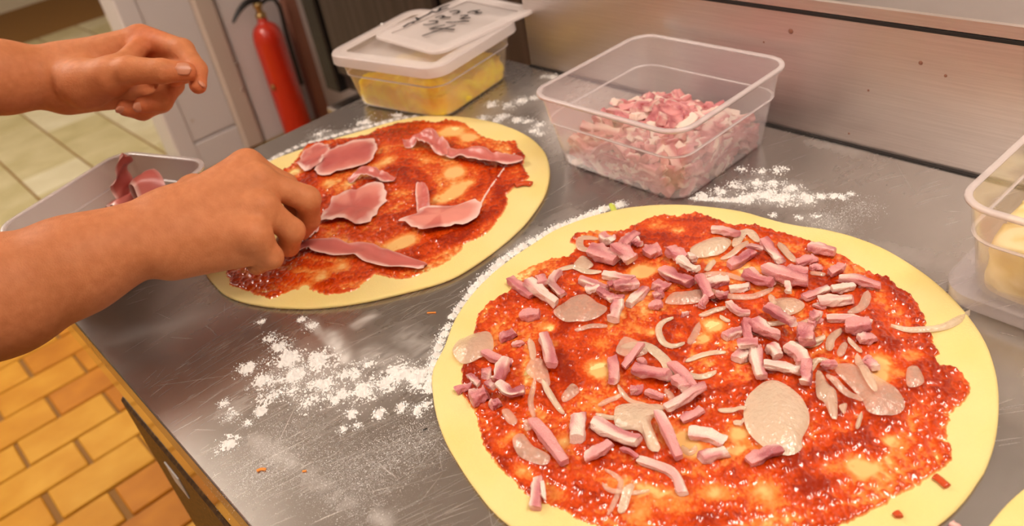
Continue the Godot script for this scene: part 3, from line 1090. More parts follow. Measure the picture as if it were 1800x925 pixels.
func heap(at: Vector3, turn: float, hx: float, hz: float, height: Callable, c0: Color, c1: Color, cell: float, bump: float, freq: float) -> ArrayMesh:
	# a closed lump that fills the box up to the given height
	var b := nb()
	var rings := []
	var cols := []
	var lv := [0.0, 0.25, 0.5, 0.75, 1.0]
	var mk := func(f: float, s: float) -> void:
		var ring := PackedVector3Array()
		var col := PackedColorArray()
		for k in 96:
			var a := TAU * k / 96
			var ca := cos(a)
			var sa := sin(a)
			var q := pow(pow(absf(ca), 8.0) + pow(absf(sa), 8.0), -0.125)
			var x := ca * q * hx * s
			var z := sa * q * hz * s
			var y: float = height.call(x, z) * f
			var e := nz3(x * freq, y * freq, z * freq + 50.0)
			var push := 1.0 + bump * e * (1.0 if f > 0.05 and s > 0.99 else 0.0) / hx
			ring.append(Vector3(x * push, maxf(0.0015, y + (bump * nz3(x * freq, 9.0, z * freq) if f > 0.9 else 0.0)), z * push))
			col.append(c0.lerp(c1, smoothstep(-0.35, 0.35, e)))
		rings.append(ring)
		cols.append(col)
	mk.call(0.0, 0.97)
	for k in 9: mk.call((k + 0.3) / 8.5 if k < 8 else 1.0, 1.0)
	for k in 14: mk.call(1.0, 1.0 - (k + 1) / 15.0)
	loft(b, rings, true, true, cols)
	return smooth_mesh(b)

func _ready() -> void:
	rng.seed = 20240
	ns.seed = 7
	ns.frequency = 0.01
	ns.fractal_octaves = 2
	# camera
	var cam := Camera3D.new()
	cam.name = "camera"
	add_child(cam)
	cam.transform = Transform3D(Basis(Vector3(0.68084, -0.14844, -0.71723), Vector3(-0.33214, 0.8102, -0.48297), Vector3(0.65279, 0.56705, 0.50231)), Vector3(0, TOP + 0.42, 0))
	cam.fov = 36.08
	cam.near = 0.02
	cam.far = 30.0
	var at := CameraAttributesPhysical.new()
	at.frustum_focal_length = 36.84
	at.frustum_focus_distance = 0.63
	at.exposure_aperture = 8.5
	at.frustum_near = 0.02
	at.frustum_far = 30.0
	cam.attributes = at
	cam.current = true
	# air, exposure
	var we := WorldEnvironment.new()
	we.name = "environment"
	var e := Environment.new()
	e.background_mode = Environment.BG_COLOR
	e.background_color = Color(0, 0, 0)
	e.tonemap_mode = Environment.TONE_MAPPER_LINEAR
	e.tonemap_exposure = 0.74
	e.sdfgi_enabled = true
	e.ssao_enabled = true
	e.ssil_enabled = true
	we.environment = e
	add_child(we)
	# ceiling lamps: a glowing panel and an area light of its size just below it
	lamp_mats()
	for q in [[0.22, -0.60, 0.25, 1.1, 2.3, 0.8, "over the right end of the counter"], [-0.4, 1.7, 1.2, 0.25, 3.0, 0.8, "behind the viewer, near the front wall"], [-2.3, 0.22, 0.9, 0.25, 4.2, 0.35, "over the orange tiled floor left of the counter"], [-4.4, 0.0, 0.6, 0.6, 3.2, 0.12, "over the pale tiled floor beyond the opening"]]: ceiling_lamp(Vector3(q[0], 2.30, q[1]), Vector2(q[2], q[3]), q[4], q[5], q[6])
	stack.resize(SN * SN)
	stack.fill(TOP)
	for z in SN:
		for x in SN:
			var wx := SX0 + x * SC
			var wz := SZ0 + z * SC
			for q in [[-0.6997, -0.3703, 0.186], [-0.2860, -0.3744, 0.196]]:
				if Vector2(wx - q[0], wz - q[1]).length() < q[2]: stack[z * SN + x] = TOP + 0.0042
	materials()
	room()
	counter()
	back_things()
	var p1 := pizza("pizza base farther from the viewer, spread with tomato sauce and draped with ham slices", -0.6997, -0.3703, [191.4, 194.2, 197, 194.7, 192.4, 192.5, 193, 194.1, 195.3, 196.6, 197.8, 197.4, 194.7, 193.1, 192, 192, 192, 192, 192, 192, 192, 192.1, 192.9, 192.7, 186.9, 180.8, 176.7, 177.2, 177.7, 182.6, 189.7, 194.8, 194.3, 193.7, 193.2, 192.8, 192.9, 193.1, 193.4, 193.6, 193.8, 192.3, 190.8, 190.2, 189.8, 189.4, 189.7, 190.3], [-849, -335, -854, -358, -875, -380, -884, -399, -870, -418, -852, -435, -835, -452, -835, -474, -821, -501, -803, -518, -778, -521, -774, -536, -748, -541, -717, -533, -692, -527, -668, -531, -655, -541, -640, -530, -616, -519, -603, -502, -577, -488, -579, -472, -574, -450, -559, -438, -548, -419, -537, -396, -536, -377, -542, -364, -533, -351, -531, -326, -537, -308, -543, -291, -562, -284, -575, -282, -567, -261, -571, -248, -585, -234, -606, -229, -620, -219, -624, -199, -647, -192, -681, -185, -708, -194, -707, -209, -702, -232, -716, -268, -744, -293, -809, -322], [[-752, -429, 14, 0.9], [-743, -519, 17, 1.0], [-710, -516, 11, 0.8], [-660, -452, 15, 0.8], [-628, -406, 12, 1.0], [-624, -425, 12, 1.0], [-626, -444, 10, 0.8], [-593, -329, 14, 0.9], [-595, -314, 9, 0.6], [-775, -355, 13, 0.6], [-747, -369, 8, 0.5], [-832, -345, 11, 0.7], [-613, -246, 9, 0.8], [-612, -270, 9, 0.6], [-613, -228, 9, 0.7], [-709, -451, 11, 0.4], [-746, -404, 11, 0.5]], 3.0, 0.0011)
	p1.set_meta("group", "rolled pizza bases on the steel counter")
	var p2 := pizza("near pizza base covered with tomato sauce, bacon and onion", -0.2860, -0.3744, [205.3, 205.8, 204.8, 202.4, 201.5, 201.5, 201.5, 201.5, 201.5, 201.5, 201.7, 202.5, 202, 199.3, 197.8, 198.2, 198.7, 199.2, 199.8, 195.3, 196.1, 197, 197.8, 198.7, 199.5, 201.5, 205.2, 206.8, 207.6, 207.6, 204.4, 200, 195.5, 190.9, 184.4, 183.4, 189.4, 194.3, 197.6, 198.4, 199.1, 199.7, 200.9, 202.2, 202.1, 202, 202.6, 204.2], [-404, -244, -424, -264, -432, -282, -441, -291, -450, -302, -453, -315, -449, -337, -463, -360, -460, -376, -454, -393, -442, -405, -448, -424, -458, -421, -463, -434, -453, -450, -442, -455, -429, -464, -428, -468, -422, -495, -414, -509, -401, -511, -396, -520, -394, -529, -385, -525, -371, -526, -361, -525, -348, -528, -334, -537, -314, -538, -292, -541, -271, -539, -283, -543, -270, -537, -255, -537, -240, -532, -228, -528, -218, -526, -212, -529, -203, -522, -192, -518, -184, -515, -176, -507, -167, -497, -164, -487, -155, -481, -151, -472, -144, -469, -144, -460, -140, -454, -135, -461, -127, -459, -117, -449, -115, -446, -113, -431, -115, -422, -112, -404, -107, -398, -98, -380, -102, -365, -104, -355, -110, -339, -115, -321, -122, -305, -126, -295, -131, -278, -147, -257, -173, -233, -202, -213, -226, -205, -230, -207, -243, -202, -256, -202, -267, -198, -280, -195, -296, -198, -315, -200, -336, -206, -351, -215, -365, -223, -386, -230], [[-386, -323, 8, 0.9], [-375, -424, 8, 0.8], [-409, -329, 5, 0.3], [-341, -331, 10, 0.5], [-407, -488, 12, 0.8], [-386, -491, 9, 0.9], [-372, -424, 10, 0.9], [-302, -477, 12, 1.0], [-284, -402, 10, 1.0], [-283, -384, 7, 0.9], [-299, -375, 6, 0.7], [-317, -366, 6, 0.7], [-323, -310, 12, 1.1], [-370, -310, 8, 0.8], [-294, -243, 8, 0.6], [-327, -224, 6, 0.6], [-299, -205, 9, 0.8], [-266, -205, 11, 0.5], [-326, -214, 8, 0.5], [-225, -290, 10, 0.8], [-209, -322, 8, 0.8], [-169, -290, 14, 0.55], [-193, -272, 10, 0.6], [-200, -248, 12, 0.5], [-218, -230, 9, 0.45], [-138, -343, 10, 0.8], [-133, -373, 7, 0.9], [-163, -420, 9, 0.7], [-151, -329, 9, 0.55], [-155, -433, 5, 0.5], [-169, -436, 10, 0.8], [-159, -451, 8, 0.6], [-203, -496, 7, 0.5], [-155, -456, 6, 0.5]], 11.0, 0.0009)
	p2.set_meta("group", "rolled pizza bases on the steel counter")
	var p3 := pizza("plain dough rim of a pizza base just entering at the bottom right corner", 0.13, -0.345, [195, 195.5, 195, 196, 195, 194.5, 195, 195.5], [], [], 23.0, 0.002)
	p3.set_meta("group", "rolled pizza bases on the steel counter")
	boxes()
	for q in [
		["flat translucent onion petal in the upper left of the near pizza", 4, [-395, -337, -396, -354, -391, -369, -374, -368, -363, -367, -361, -353, -371, -338, -381, -333]],
		["hooked onion curl behind the biggest bacon lump", 74, [-424, -425, -436, -418, -447, -425, -450, -433, -437, -439]],
		["curved onion strip above the C-shaped bacon strip", 71, [-434, -382, -426, -393, -410, -395, -400, -402]],
		["yellowish onion scrap behind the curved strip at the upper left", 3, [-428, -398, -427, -409, -412, -405, -412, -397, -421, -392]],
		["straight onion sliver below the flat onion petal", 53, [-366, -331, -359, -343, -349, -351]],
		["wide onion flap overhanging the left rim of the sauce", 6, [-429, -256, -432, -273, -421, -288, -401, -274, -404, -256, -412, -249]],
		["slim onion strip above the teardrop onion piece on the left", 52, [-388, -302, -378, -295, -369, -287]],
		["teardrop onion piece in the left half of the near pizza", 5, [-362, -273, -368, -285, -361, -290, -344, -280, -338, -273, -348, -271]],
		["onion tail running down right from the teardrop piece", 48, [-343, -272, -323, -264, -310, -260]],
		["onion tail running straight down from the teardrop piece", 42, [-348, -269, -339, -255, -324, -244]],
		["little diamond of onion right of the teardrop piece", 3, [-324, -272, -327, -286, -317, -283, -318, -269]],
		["small oval onion chip near the lower left bacon huddle", 3, [-347, -234, -344, -238, -332, -235, -330, -230, -337, -229]],
		["onion petal under the end of the long dark bacon stick", 5, [-321, -220, -320, -228, -305, -225, -291, -226, -289, -218, -307, -213]],
		["short onion strip behind the top of the long dark bacon stick", 53, [-327, -239, -316, -231]],
		["curved strand of the onion cross at the bottom of the near pizza", 37, [-256, -241, -244, -242, -238, -234, -231, -215]],
		["level strand of the onion cross at the bottom of the near pizza", 37, [-250, -232, -241, -230, -233, -236, -224, -247]],
		["broad strand of the onion cross at the bottom of the near pizza", 61, [-235, -243, -231, -233, -226, -221]],
		["wide onion arc behind the dark broad bacon strip", 85, [-324, -338, -313, -349, -296, -348, -282, -342, -273, -329]],
		["onion flake at the left end of the wide arc", 4, [-322, -330, -328, -347, -311, -348, -303, -343, -309, -332]],
		["thin onion strand left of the folded onion", 39, [-299, -305, -284, -299, -270, -303]],
		["faint onion sliver out left of the thin strand", 48, [-297, -281, -294, -291, -289, -298]],
		["faint onion sliver running into the folded onion", 44, [-293, -274, -283, -278, -277, -283]],
		["folded onion piece with a ridge along its top, lower middle", 7, [-283, -282, -285, -292, -263, -308, -257, -302, -258, -291, -238, -276, -243, -271, -258, -279, -272, -273]],
		["shiny onion stub right of the folded onion", 50, [-270, -322, -262, -319, -255, -311]],
		["upper of two onion strips between the central bacon and the round slice", 50, [-276, -354, -271, -368, -259, -380]],
		["lower of two onion strips between the central bacon and the round slice", 55, [-272, -344, -259, -347, -253, -359]],
		["large round onion slice, the biggest piece on the near pizza", 9, [-214, -334, -221, -351, -219, -371, -205, -374, -188, -367, -178, -355, -174, -339, -170, -332, -173, -322, -186, -318, -202, -322]],
		["onion sliver touching the left edge of the large round slice", 46, [-230, -328, -222, -334, -214, -337]],
		["tiny onion bit left of the large round slice", 48, [-216, -325, -210, -329]],
		["onion curl under the dumpy bacon bar with a white middle", 47, [-230, -288, -223, -287, -223, -294]],
		["C-shaped onion hook in the middle of the near pizza", 54, [-313, -388, -317, -376, -306, -363, -295, -360, -288, -369]],
		["straight onion strip beside the C-shaped hook", 56, [-293, -394, -288, -381, -283, -368]],
		["glossy onion cup by the far rim, left one of the far onions", 7, [-356, -468, -360, -480, -352, -499, -339, -503, -333, -492, -335, -476, -348, -464]],
		["bent onion band at the far rim, right one of the far onions", 81, [-328, -493, -335, -512, -334, -523, -317, -513]],
		["onion strip in front of the glossy cup by the far rim", 63, [-329, -474, -323, -490, -324, -507]],
		["onion strip right of the whitish bacon stick at the far side", 65, [-303, -522, -290, -513, -277, -505]],
		["upper arc of the long middle onion ring", 66, [-327, -432, -326, -449, -314, -459, -296, -461]],
		["lower arc of the long middle onion ring", 69, [-311, -434, -295, -435, -279, -447, -273, -465]],
		["ruffled onion piece left of the long middle ring", 5, [-330, -400, -333, -412, -327, -419, -317, -429, -308, -420, -311, -412, -321, -403]],
		["onion stub linking the far onions and the middle ring", 57, [-329, -453, -332, -470]],
		["onion strip in front of the long middle ring", 55, [-299, -402, -293, -415, -288, -422]],
		["onion petal right of centre behind the long bacon strip", 5, [-265, -448, -259, -460, -244, -461, -241, -450, -249, -434, -257, -434]],
		["onion strip running under the long bacon strip right of centre", 51, [-262, -421, -251, -425, -239, -440]],
		["short onion strip left of the petal right of centre", 50, [-267, -451, -257, -440]],
		["wispy onion sliver below the cream coloured bacon chunk", 37, [-286, -411, -276, -410]],
		["onion chip above the stout dark bacon block", 3, [-235, -440, -231, -447, -225, -439, -229, -434]],
		["onion strip under the stout dark bacon block", 47, [-226, -417, -216, -421, -212, -432]],
		["onion sliver at the end of the longest dark bacon stick", 52, [-260, -498, -249, -502]],
		["long pale onion strip reaching over the right rim of the near pizza", 67, [-182, -474, -171, -476, -158, -487, -150, -503, -148, -526]],
		["onion strip behind the chunky bacon bar at the right", 67, [-213, -500, -208, -483, -212, -468]],
		["left curl of the small onion tangle at the right", 62, [-202, -423, -207, -435, -207, -449]],
		["middle curl of the small onion tangle at the right", 53, [-194, -423, -198, -438]],
		["right spike of the small onion tangle at the right", 40, [-198, -442, -184, -435]],
		["onion bit beside the stout dark bacon block", 48, [-215, -424, -211, -433]],
		["onion arc left of the big onion wedges", 49, [-202, -396, -204, -410, -194, -414]],
		["square onion flake alone on the sauce at the right", 3, [-153, -438, -148, -443, -139, -432, -141, -423, -146, -422]],
		["biggest wedge of the onion group at the right", 6, [-190, -408, -186, -419, -169, -419, -148, -414, -138, -402, -142, -390, -153, -384, -165, -394]],
		["pointed onion strip standing over the biggest wedge", 62, [-185, -430, -172, -414, -156, -398]],
		["left wedge of the onion group at the right", 5, [-197, -396, -196, -400, -185, -392, -177, -387, -166, -368, -169, -366, -179, -375, -186, -378]],
		["slanting onion strip between the two wedges at the right", 56, [-189, -395, -175, -393, -159, -387]],
		["thin onion tail hanging down from the onion group at the right", 29, [-157, -383, -152, -367]],
		["onion crumb beneath the slanting strip at the right", 3, [-169, -375, -166, -380, -163, -371]]
	]:
		if q[0] is String and q[1] > 10: onion_strip(q[0], q[1] * 0.1, q[2])
		elif q[0] is String: onion_petal(q[0], q[1], q[2])
	for q in [
		["thick pink bacon stick on the bare dough at the left edge of the near pizza", 8.7, 0.15, [-457, -346, -444, -344, -424, -341]],
		["pale fatty bacon stick whose end touches the first pink stick on the left dough rim", 9.0, 0.85, [-438, -350, -416, -346, -398, -344]],
		["short dark bacon stub between the leftmost stick pair and a C-shaped bacon strip", 7.6, 0.0, [-434, -362, -421, -353]],
		["C-shaped curled bacon strip at the upper left of the near pizza", 6.0, 0.3, [-430, -379, -423, -364, -404, -358]],
		["narrow pink bacon strip just above the flat onion petal on the left", 7.0, 0.1, [-408, -382, -394, -384, -379, -385]],
		["dark little bacon bit resting at the top edge of the left onion petal", 6.2, 0.0, [-391, -372, -384, -381]],
		["biggest pink bacon lump, in the upper left cluster of the near pizza", 14.3, 0.1, [-426, -415, -411, -418, -397, -420]],
		["blocky bacon piece leaning on the right side of the biggest lump", 11.0, 0.3, [-405, -428, -384, -423]],
		["mauve bacon piece behind the biggest lump in the upper left cluster", 8.0, 0.05, [-432, -439, -411, -433]],
		["dark purple bacon stick slanting up towards the far rim, above the biggest lump", 9.6, 0.0, [-409, -440, -411, -463]],
		["tiny bacon bit at the foot of the dark purple slanting stick", 5.8, 0.5, [-405, -452, -397, -450]],
		["pink bacon strip lying flat directly below the biggest lump", 8.1, 0.35, [-396, -399, -383, -402, -369, -407]],
		["small mauve bacon piece in the row right of the left onion petal", 5.6, 0.05, [-379, -387, -375, -396]],
		["rounded bacon nub on the right shoulder of the left onion petal", 6.7, 0.1, [-381, -375, -367, -377]],
		["pink and white striped bacon bar right of the left onion petal", 8.3, 0.6, [-371, -385, -361, -402]],
		["slanting bacon bar with a pale underside, next to the pink and white striped one", 7.3, 0.45, [-352, -380, -354, -406]],
		["dull bacon scrap below the striped bars, at the tip of the left onion petal", 5.7, 0.0, [-365, -371, -357, -380]],
		["knobbly pale bacon piece pointing down from the tip of the left onion petal", 8.6, 0.7, [-356, -374, -348, -356]],
		["lone dark bacon cube on the sauce below the leftmost pair of sticks", 8.8, 0.0, [-413, -318, -402, -328]],
		["lone bacon nugget above the pale onion flap on the left rim", 8.0, 0.1, [-407, -288, -402, -300]],
		["shred of bacon just right of the nugget above the left onion flap", 4.1, 0.1, [-394, -289, -388, -296]],
		["upright pink bacon bar standing alone in the left half of the near pizza", 8.6, 0.25, [-380, -310, -363, -299, -347, -286]],
		["light pink bacon slab touching the onion flap on the left rim", 6.2, 0.35, [-403, -267, -389, -269, -377, -273]],
		["white fatty bacon knob in the lower left bacon huddle", 7.6, 0.95, [-380, -270, -375, -260, -370, -251]],
		["small pink bacon cube at the top of the lower left huddle", 7.2, 0.1, [-389, -257, -383, -250]],
		["thin bacon sliver at the left of the lower left huddle", 4.7, 0.15, [-395, -244, -381, -242]],
		["bacon bit lying outermost on the bare dough at the left rim", 6.0, 0.1, [-391, -227, -384, -236]],
		["large dark bacon block at the bottom of the lower left huddle", 10.5, 0.0, [-373, -227, -368, -239]],
		["pale bacon crumb between the white knob and the dark block", 5.3, 0.6, [-373, -244, -364, -243]],
		["white ridged bacon stick pointing right out of the lower left huddle", 6.6, 0.95, [-363, -246, -352, -248, -346, -257]],
		["pinkish bacon chip right of the dark block in the lower left huddle", 6.8, 0.25, [-357, -232, -354, -239]],
		["long dark bacon stick slanting down the lower left of the near pizza", 7.3, 0.02, [-320, -240, -302, -235, -278, -227]],
		["white and pink upright bacon block in the lower middle of the near pizza", 10.2, 0.8, [-300, -265, -294, -257, -286, -247]],
		["long pale bacon strip beside the white and pink upright block", 8.3, 0.8, [-288, -265, -269, -266, -250, -269]],
		["pink bacon piece below the long pale strip in the lower middle", 6.8, 0.3, [-271, -239, -264, -258]],
		["pale upright bacon bar lowest on the near pizza, by the bottom left rim", 6.3, 0.75, [-284, -207, -276, -198, -269, -190]],
		["thin bacon sliver stuck to the side of the lowest upright bar", 2.9, 0.7, [-277, -205, -269, -198]],
		["small dark upright bacon bar on a bare yellow patch of dough", 7.5, 0.02, [-320, -323, -302, -303]],
		["slim bacon piece slanting over the onion left of centre", 5.4, 0.1, [-306, -320, -307, -332, -308, -343]],
		["dark broad bacon strip lying across the onion left of centre", 8.3, 0.0, [-299, -321, -286, -326, -273, -331]],
		["pale bacon chip between the slim piece and the dark broad strip", 4.7, 0.4, [-301, -331, -293, -331]],
		["bacon cube under the dark broad strip, left of the onion", 6.0, 0.1, [-288, -305, -281, -311]],
		["dark thin bacon scrap in front of the folded onion left of centre", 4.5, 0.0, [-277, -309, -265, -314]],
		["pink bacon stick slanting down right, upper one of the central group", 6.8, 0.35, [-278, -340, -263, -337, -249, -331]],
		["bacon piece with a fat tip, tucked under the slanting stick of the central group", 6.9, 0.4, [-268, -330, -254, -325]],
		["long pink bacon stick slanting up right in the central group", 6.7, 0.2, [-255, -303, -249, -319, -244, -334]],
		["short bacon stick parallel to and below the long one of the central group", 5.8, 0.15, [-243, -305, -238, -321]],
		["dumpy bacon bar with a white middle, below the central group", 8.4, 0.55, [-233, -300, -222, -305, -210, -307]],
		["notched bacon piece in front of the dumpy bar with a white middle", 7.5, 0.5, [-214, -286, -209, -293, -204, -301]],
		["long pale bacon strip beside the folded onion, pointing at the viewer", 6.3, 0.75, [-255, -296, -239, -287, -223, -276]],
		["bent fatty bacon strip hooking downwards in the lower middle", 5.6, 0.7, [-244, -261, -229, -265, -218, -265, -206, -257]],
		["thread of fat trailing from the bent fatty strip", 2.2, 0.6, [-257, -260, -252, -261, -244, -260]],
		["bacon piece touching the near edge of the large round onion slice", 7.2, 0.2, [-188, -301, -184, -313, -179, -321]],
		["pale pink bacon chunk up and left of the large round onion slice", 8.7, 0.35, [-248, -376, -246, -393]],
		["dark bacon bar ending at the top of the large round onion slice", 7.3, 0.0, [-243, -391, -233, -380, -222, -368]],
		["white bar of pure fat just above the large round onion slice", 6.3, 1.0, [-228, -379, -219, -386, -206, -392]],
		["arched pale bacon piece over the right end of the white fat bar", 9.1, 0.6, [-226, -408, -216, -406, -205, -396]],
		["bacon stub below the arched piece, up and right of the round onion slice", 7.0, 0.3, [-204, -394, -196, -381]],
		["pale bacon cube behind the white fat bar", 8.0, 0.75, [-237, -402, -226, -395]],
		["stout dark bacon block in the right middle of the near pizza", 10.5, 0.0, [-227, -431, -214, -414]],
		["lone round bacon lump near the top of the near pizza, left of the far onions", 12.3, 0.05, [-382, -441, -378, -454]],
		["mauve bacon piece right of the lone round lump at the top", 10.2, 0.1, [-369, -456, -349, -451]],
		["small white bacon crumb at the end of the mauve piece near the top", 6.5, 0.8, [-346, -451, -344, -459]],
		["white bacon strip above the middle onion rings", 6.4, 0.9, [-349, -442, -331, -446]],
		["broad pink bacon slab left of the middle onion rings", 9.0, 0.25, [-357, -430, -339, -429, -326, -429]],
		["pink bacon block below the broad slab, left of the middle onions", 9.8, 0.1, [-352, -414, -339, -414]],
		["dark bacon bit between the pink block and the sauce, left middle", 6.2, 0.0, [-342, -400, -337, -406]],
		["dark angular bacon piece lying alone on sauce below the middle onions", 7.4, 0.0, [-337, -390, -328, -395]],
		["pink bacon strip across the far onions by the top rim", 7.6, 0.15, [-360, -505, -348, -509, -335, -507]],
		["bacon piece in front of the far onions, slanting up", 8.1, 0.15, [-316, -468, -313, -480, -311, -494]],
		["pale bacon thread on the right end of the far onions", 4.1, 0.7, [-317, -497, -307, -500]],
		["whitish bacon stick standing diagonally right of the far onions", 7.8, 0.8, [-314, -515, -298, -504, -286, -498]],
		["pink bacon piece lying inside the long middle onion ring", 7.8, 0.3, [-317, -437, -306, -452]],
		["ragged bacon piece right of the one inside the middle onion ring", 6.4, 0.5, [-299, -443, -288, -455]],
		["two-tone bacon wedge at the right of the middle onion ring", 9.6, 0.3, [-300, -469, -287, -463, -274, -467]],
		["light bacon strip on top of the longest dark stick", 5.3, 0.55, [-293, -483, -281, -488]],
		["longest dark bacon stick, in the upper right of the near pizza", 10.8, 0.02, [-288, -477, -274, -475, -253, -482]],
		["mauve bacon stick behind the longest dark one", 7.5, 0.1, [-276, -490, -259, -493]],
		["pale bacon chip standing below the longest dark stick", 4.3, 0.7, [-264, -470, -256, -458]],
		["dull bacon piece towards the far right sauce edge", 7.6, 0.1, [-274, -501, -266, -517]],
		["small dark bacon bit under the dull piece at the far right", 4.9, 0.0, [-263, -503, -256, -508]],
		["pink bacon piece slanting between the long middle onion arcs", 7.0, 0.1, [-323, -435, -302, -421]],
		["tiny pink bacon cube under the long middle onion arc", 5.1, 0.35, [-303, -410, -301, -417]],
		["salmon bacon scrap below the long middle onion arc", 5.6, 0.4, [-299, -423, -293, -433]],
		["cream coloured fatty bacon chunk in the middle of the near pizza", 6.2, 0.9, [-288, -425, -277, -422, -269, -425]],
		["pointed pink bacon flake on the sauce right of centre", 7.0, 0.1, [-269, -392, -262, -406]],
		["upright bacon slice beside the pointed flake", 6.0, 0.05, [-266, -416, -254, -400]],
		["wide pink bacon piece right of the upright slice", 8.8, 0.35, [-260, -415, -247, -412, -237, -414]],
		["long bacon strip turning from mauve to white, right of centre", 7.3, 0.6, [-261, -434, -249, -432, -231, -424]],
		["dark bacon chip next to the stout dark block", 5.9, 0.0, [-221, -430, -222, -442]],
		["white bacon chip near the paired bars at the right", 5.4, 0.7, [-236, -464, -230, -466]],
		["pink bacon piece just behind the dark bar by the round onion", 6.8, 0.3, [-252, -386, -241, -393]],
		["isolated bacon crumb on bare sauce below the middle onions", 3.0, 0.6, [-310, -395, -308, -398]],
		["mauve bacon piece closest to the far right rim", 8.9, 0.1, [-277, -526, -268, -527, -257, -530]],
		["stubby bacon piece below the one nearest the far right rim", 7.4, 0.3, [-245, -501, -244, -517]],
		["white bacon bar slanting up at the right of the near pizza", 6.3, 0.85, [-246, -464, -242, -476, -238, -488]],
		["creamy bacon stick behind the white slanting bar", 5.8, 0.7, [-234, -483, -224, -500]],
		["longest slim purple bacon stick, pointing at the right rim", 6.4, 0.02, [-236, -499, -224, -505, -208, -510]],
		["chunky bacon bar with a pale tip below the white slanting bar", 9.0, 0.3, [-234, -465, -226, -473, -216, -483]],
		["flat-topped light bacon bar lying level at the right", 6.0, 0.6, [-221, -454, -209, -462, -193, -466]],
		["large dark bacon lump below the level bar at the right", 10.5, 0.05, [-205, -450, -191, -461]],
		["dark bacon cube attached below the large lump at the right", 7.4, 0.05, [-192, -444, -184, -453]],
		["purple bacon bit left of the small onion curls at the right", 6.6, 0.0, [-223, -433, -222, -441]],
		["pale pink bacon piece partly under the big onion wedges at the right", 6.2, 0.5, [-179, -430, -168, -423]],
		["orange tinted bacon scrap at the left end of the big onion wedges", 6.4, 0.45, [-196, -406, -190, -409]],
		["dull red bacon scrap lying on the steel by the bottom right corner", 4.8, 0.05, [-81, -339, -77, -338, -72, -337]]
	]: bacon(q[0], q[1], q[2], q[3])
	ham()
	crumbs()
	flours()
	make_person()

func lamp_mats() -> void:
	var g := mat("lamp_glow", Color(1.0, 0.95, 0.88), 0.6)
	g.emission_enabled = true
	g.emission = Color(1.0, 0.93, 0.85)
	g.emission_energy_multiplier = 1.5
	mat("lamp_case", rgb(225, 225, 225), 0.5)

func ceiling_lamp(at: Vector3, size: Vector2, energy: float, up: float, where: String) -> void:
	var o := thing("ceiling_lamp", "white hanging lamp panel " + where, "lamp", at, 0.0, "ceiling lamps")
	put("housing", box(Vector3(size.x + 0.04, 0.03, size.y + 0.04), 0.004, Vector3(0, 0.02, 0)), M.lamp_case, o)
	put("diffuser", box(Vector3(size.x, 0.01, size.y), 0.003), M.lamp_glow, o)
	put("upper_diffuser", box(Vector3(size.x, 0.01, size.y), 0.003, Vector3(0, 0.04, 0)), M.lamp_glow, o)
	var l := AreaLight3D.new()
	l.name = "light"
	l.area_size = size
	l.light_energy = energy
	l.light_color = Color(1.0, 0.945, 0.89)
	l.area_range = 12.0
	l.shadow_enabled = true
	l.rotation_degrees.x = -90
	l.position.y = -0.008
	o.add_child(l)
	# the fitting hangs from rods and lights the ceiling as well
	var u: AreaLight3D = l.duplicate()
	u.name = "uplight"
	u.light_energy = energy * up
	u.rotation_degrees.x = 90
	u.position.y = 0.06
	o.add_child(u)
	for s in [-0.4, 0.4]: put("rod", box(Vector3(0.012, 0.30, 0.012), 0.001, Vector3(s * size.x, 0.20, s * size.y)), M.lamp_case, o)

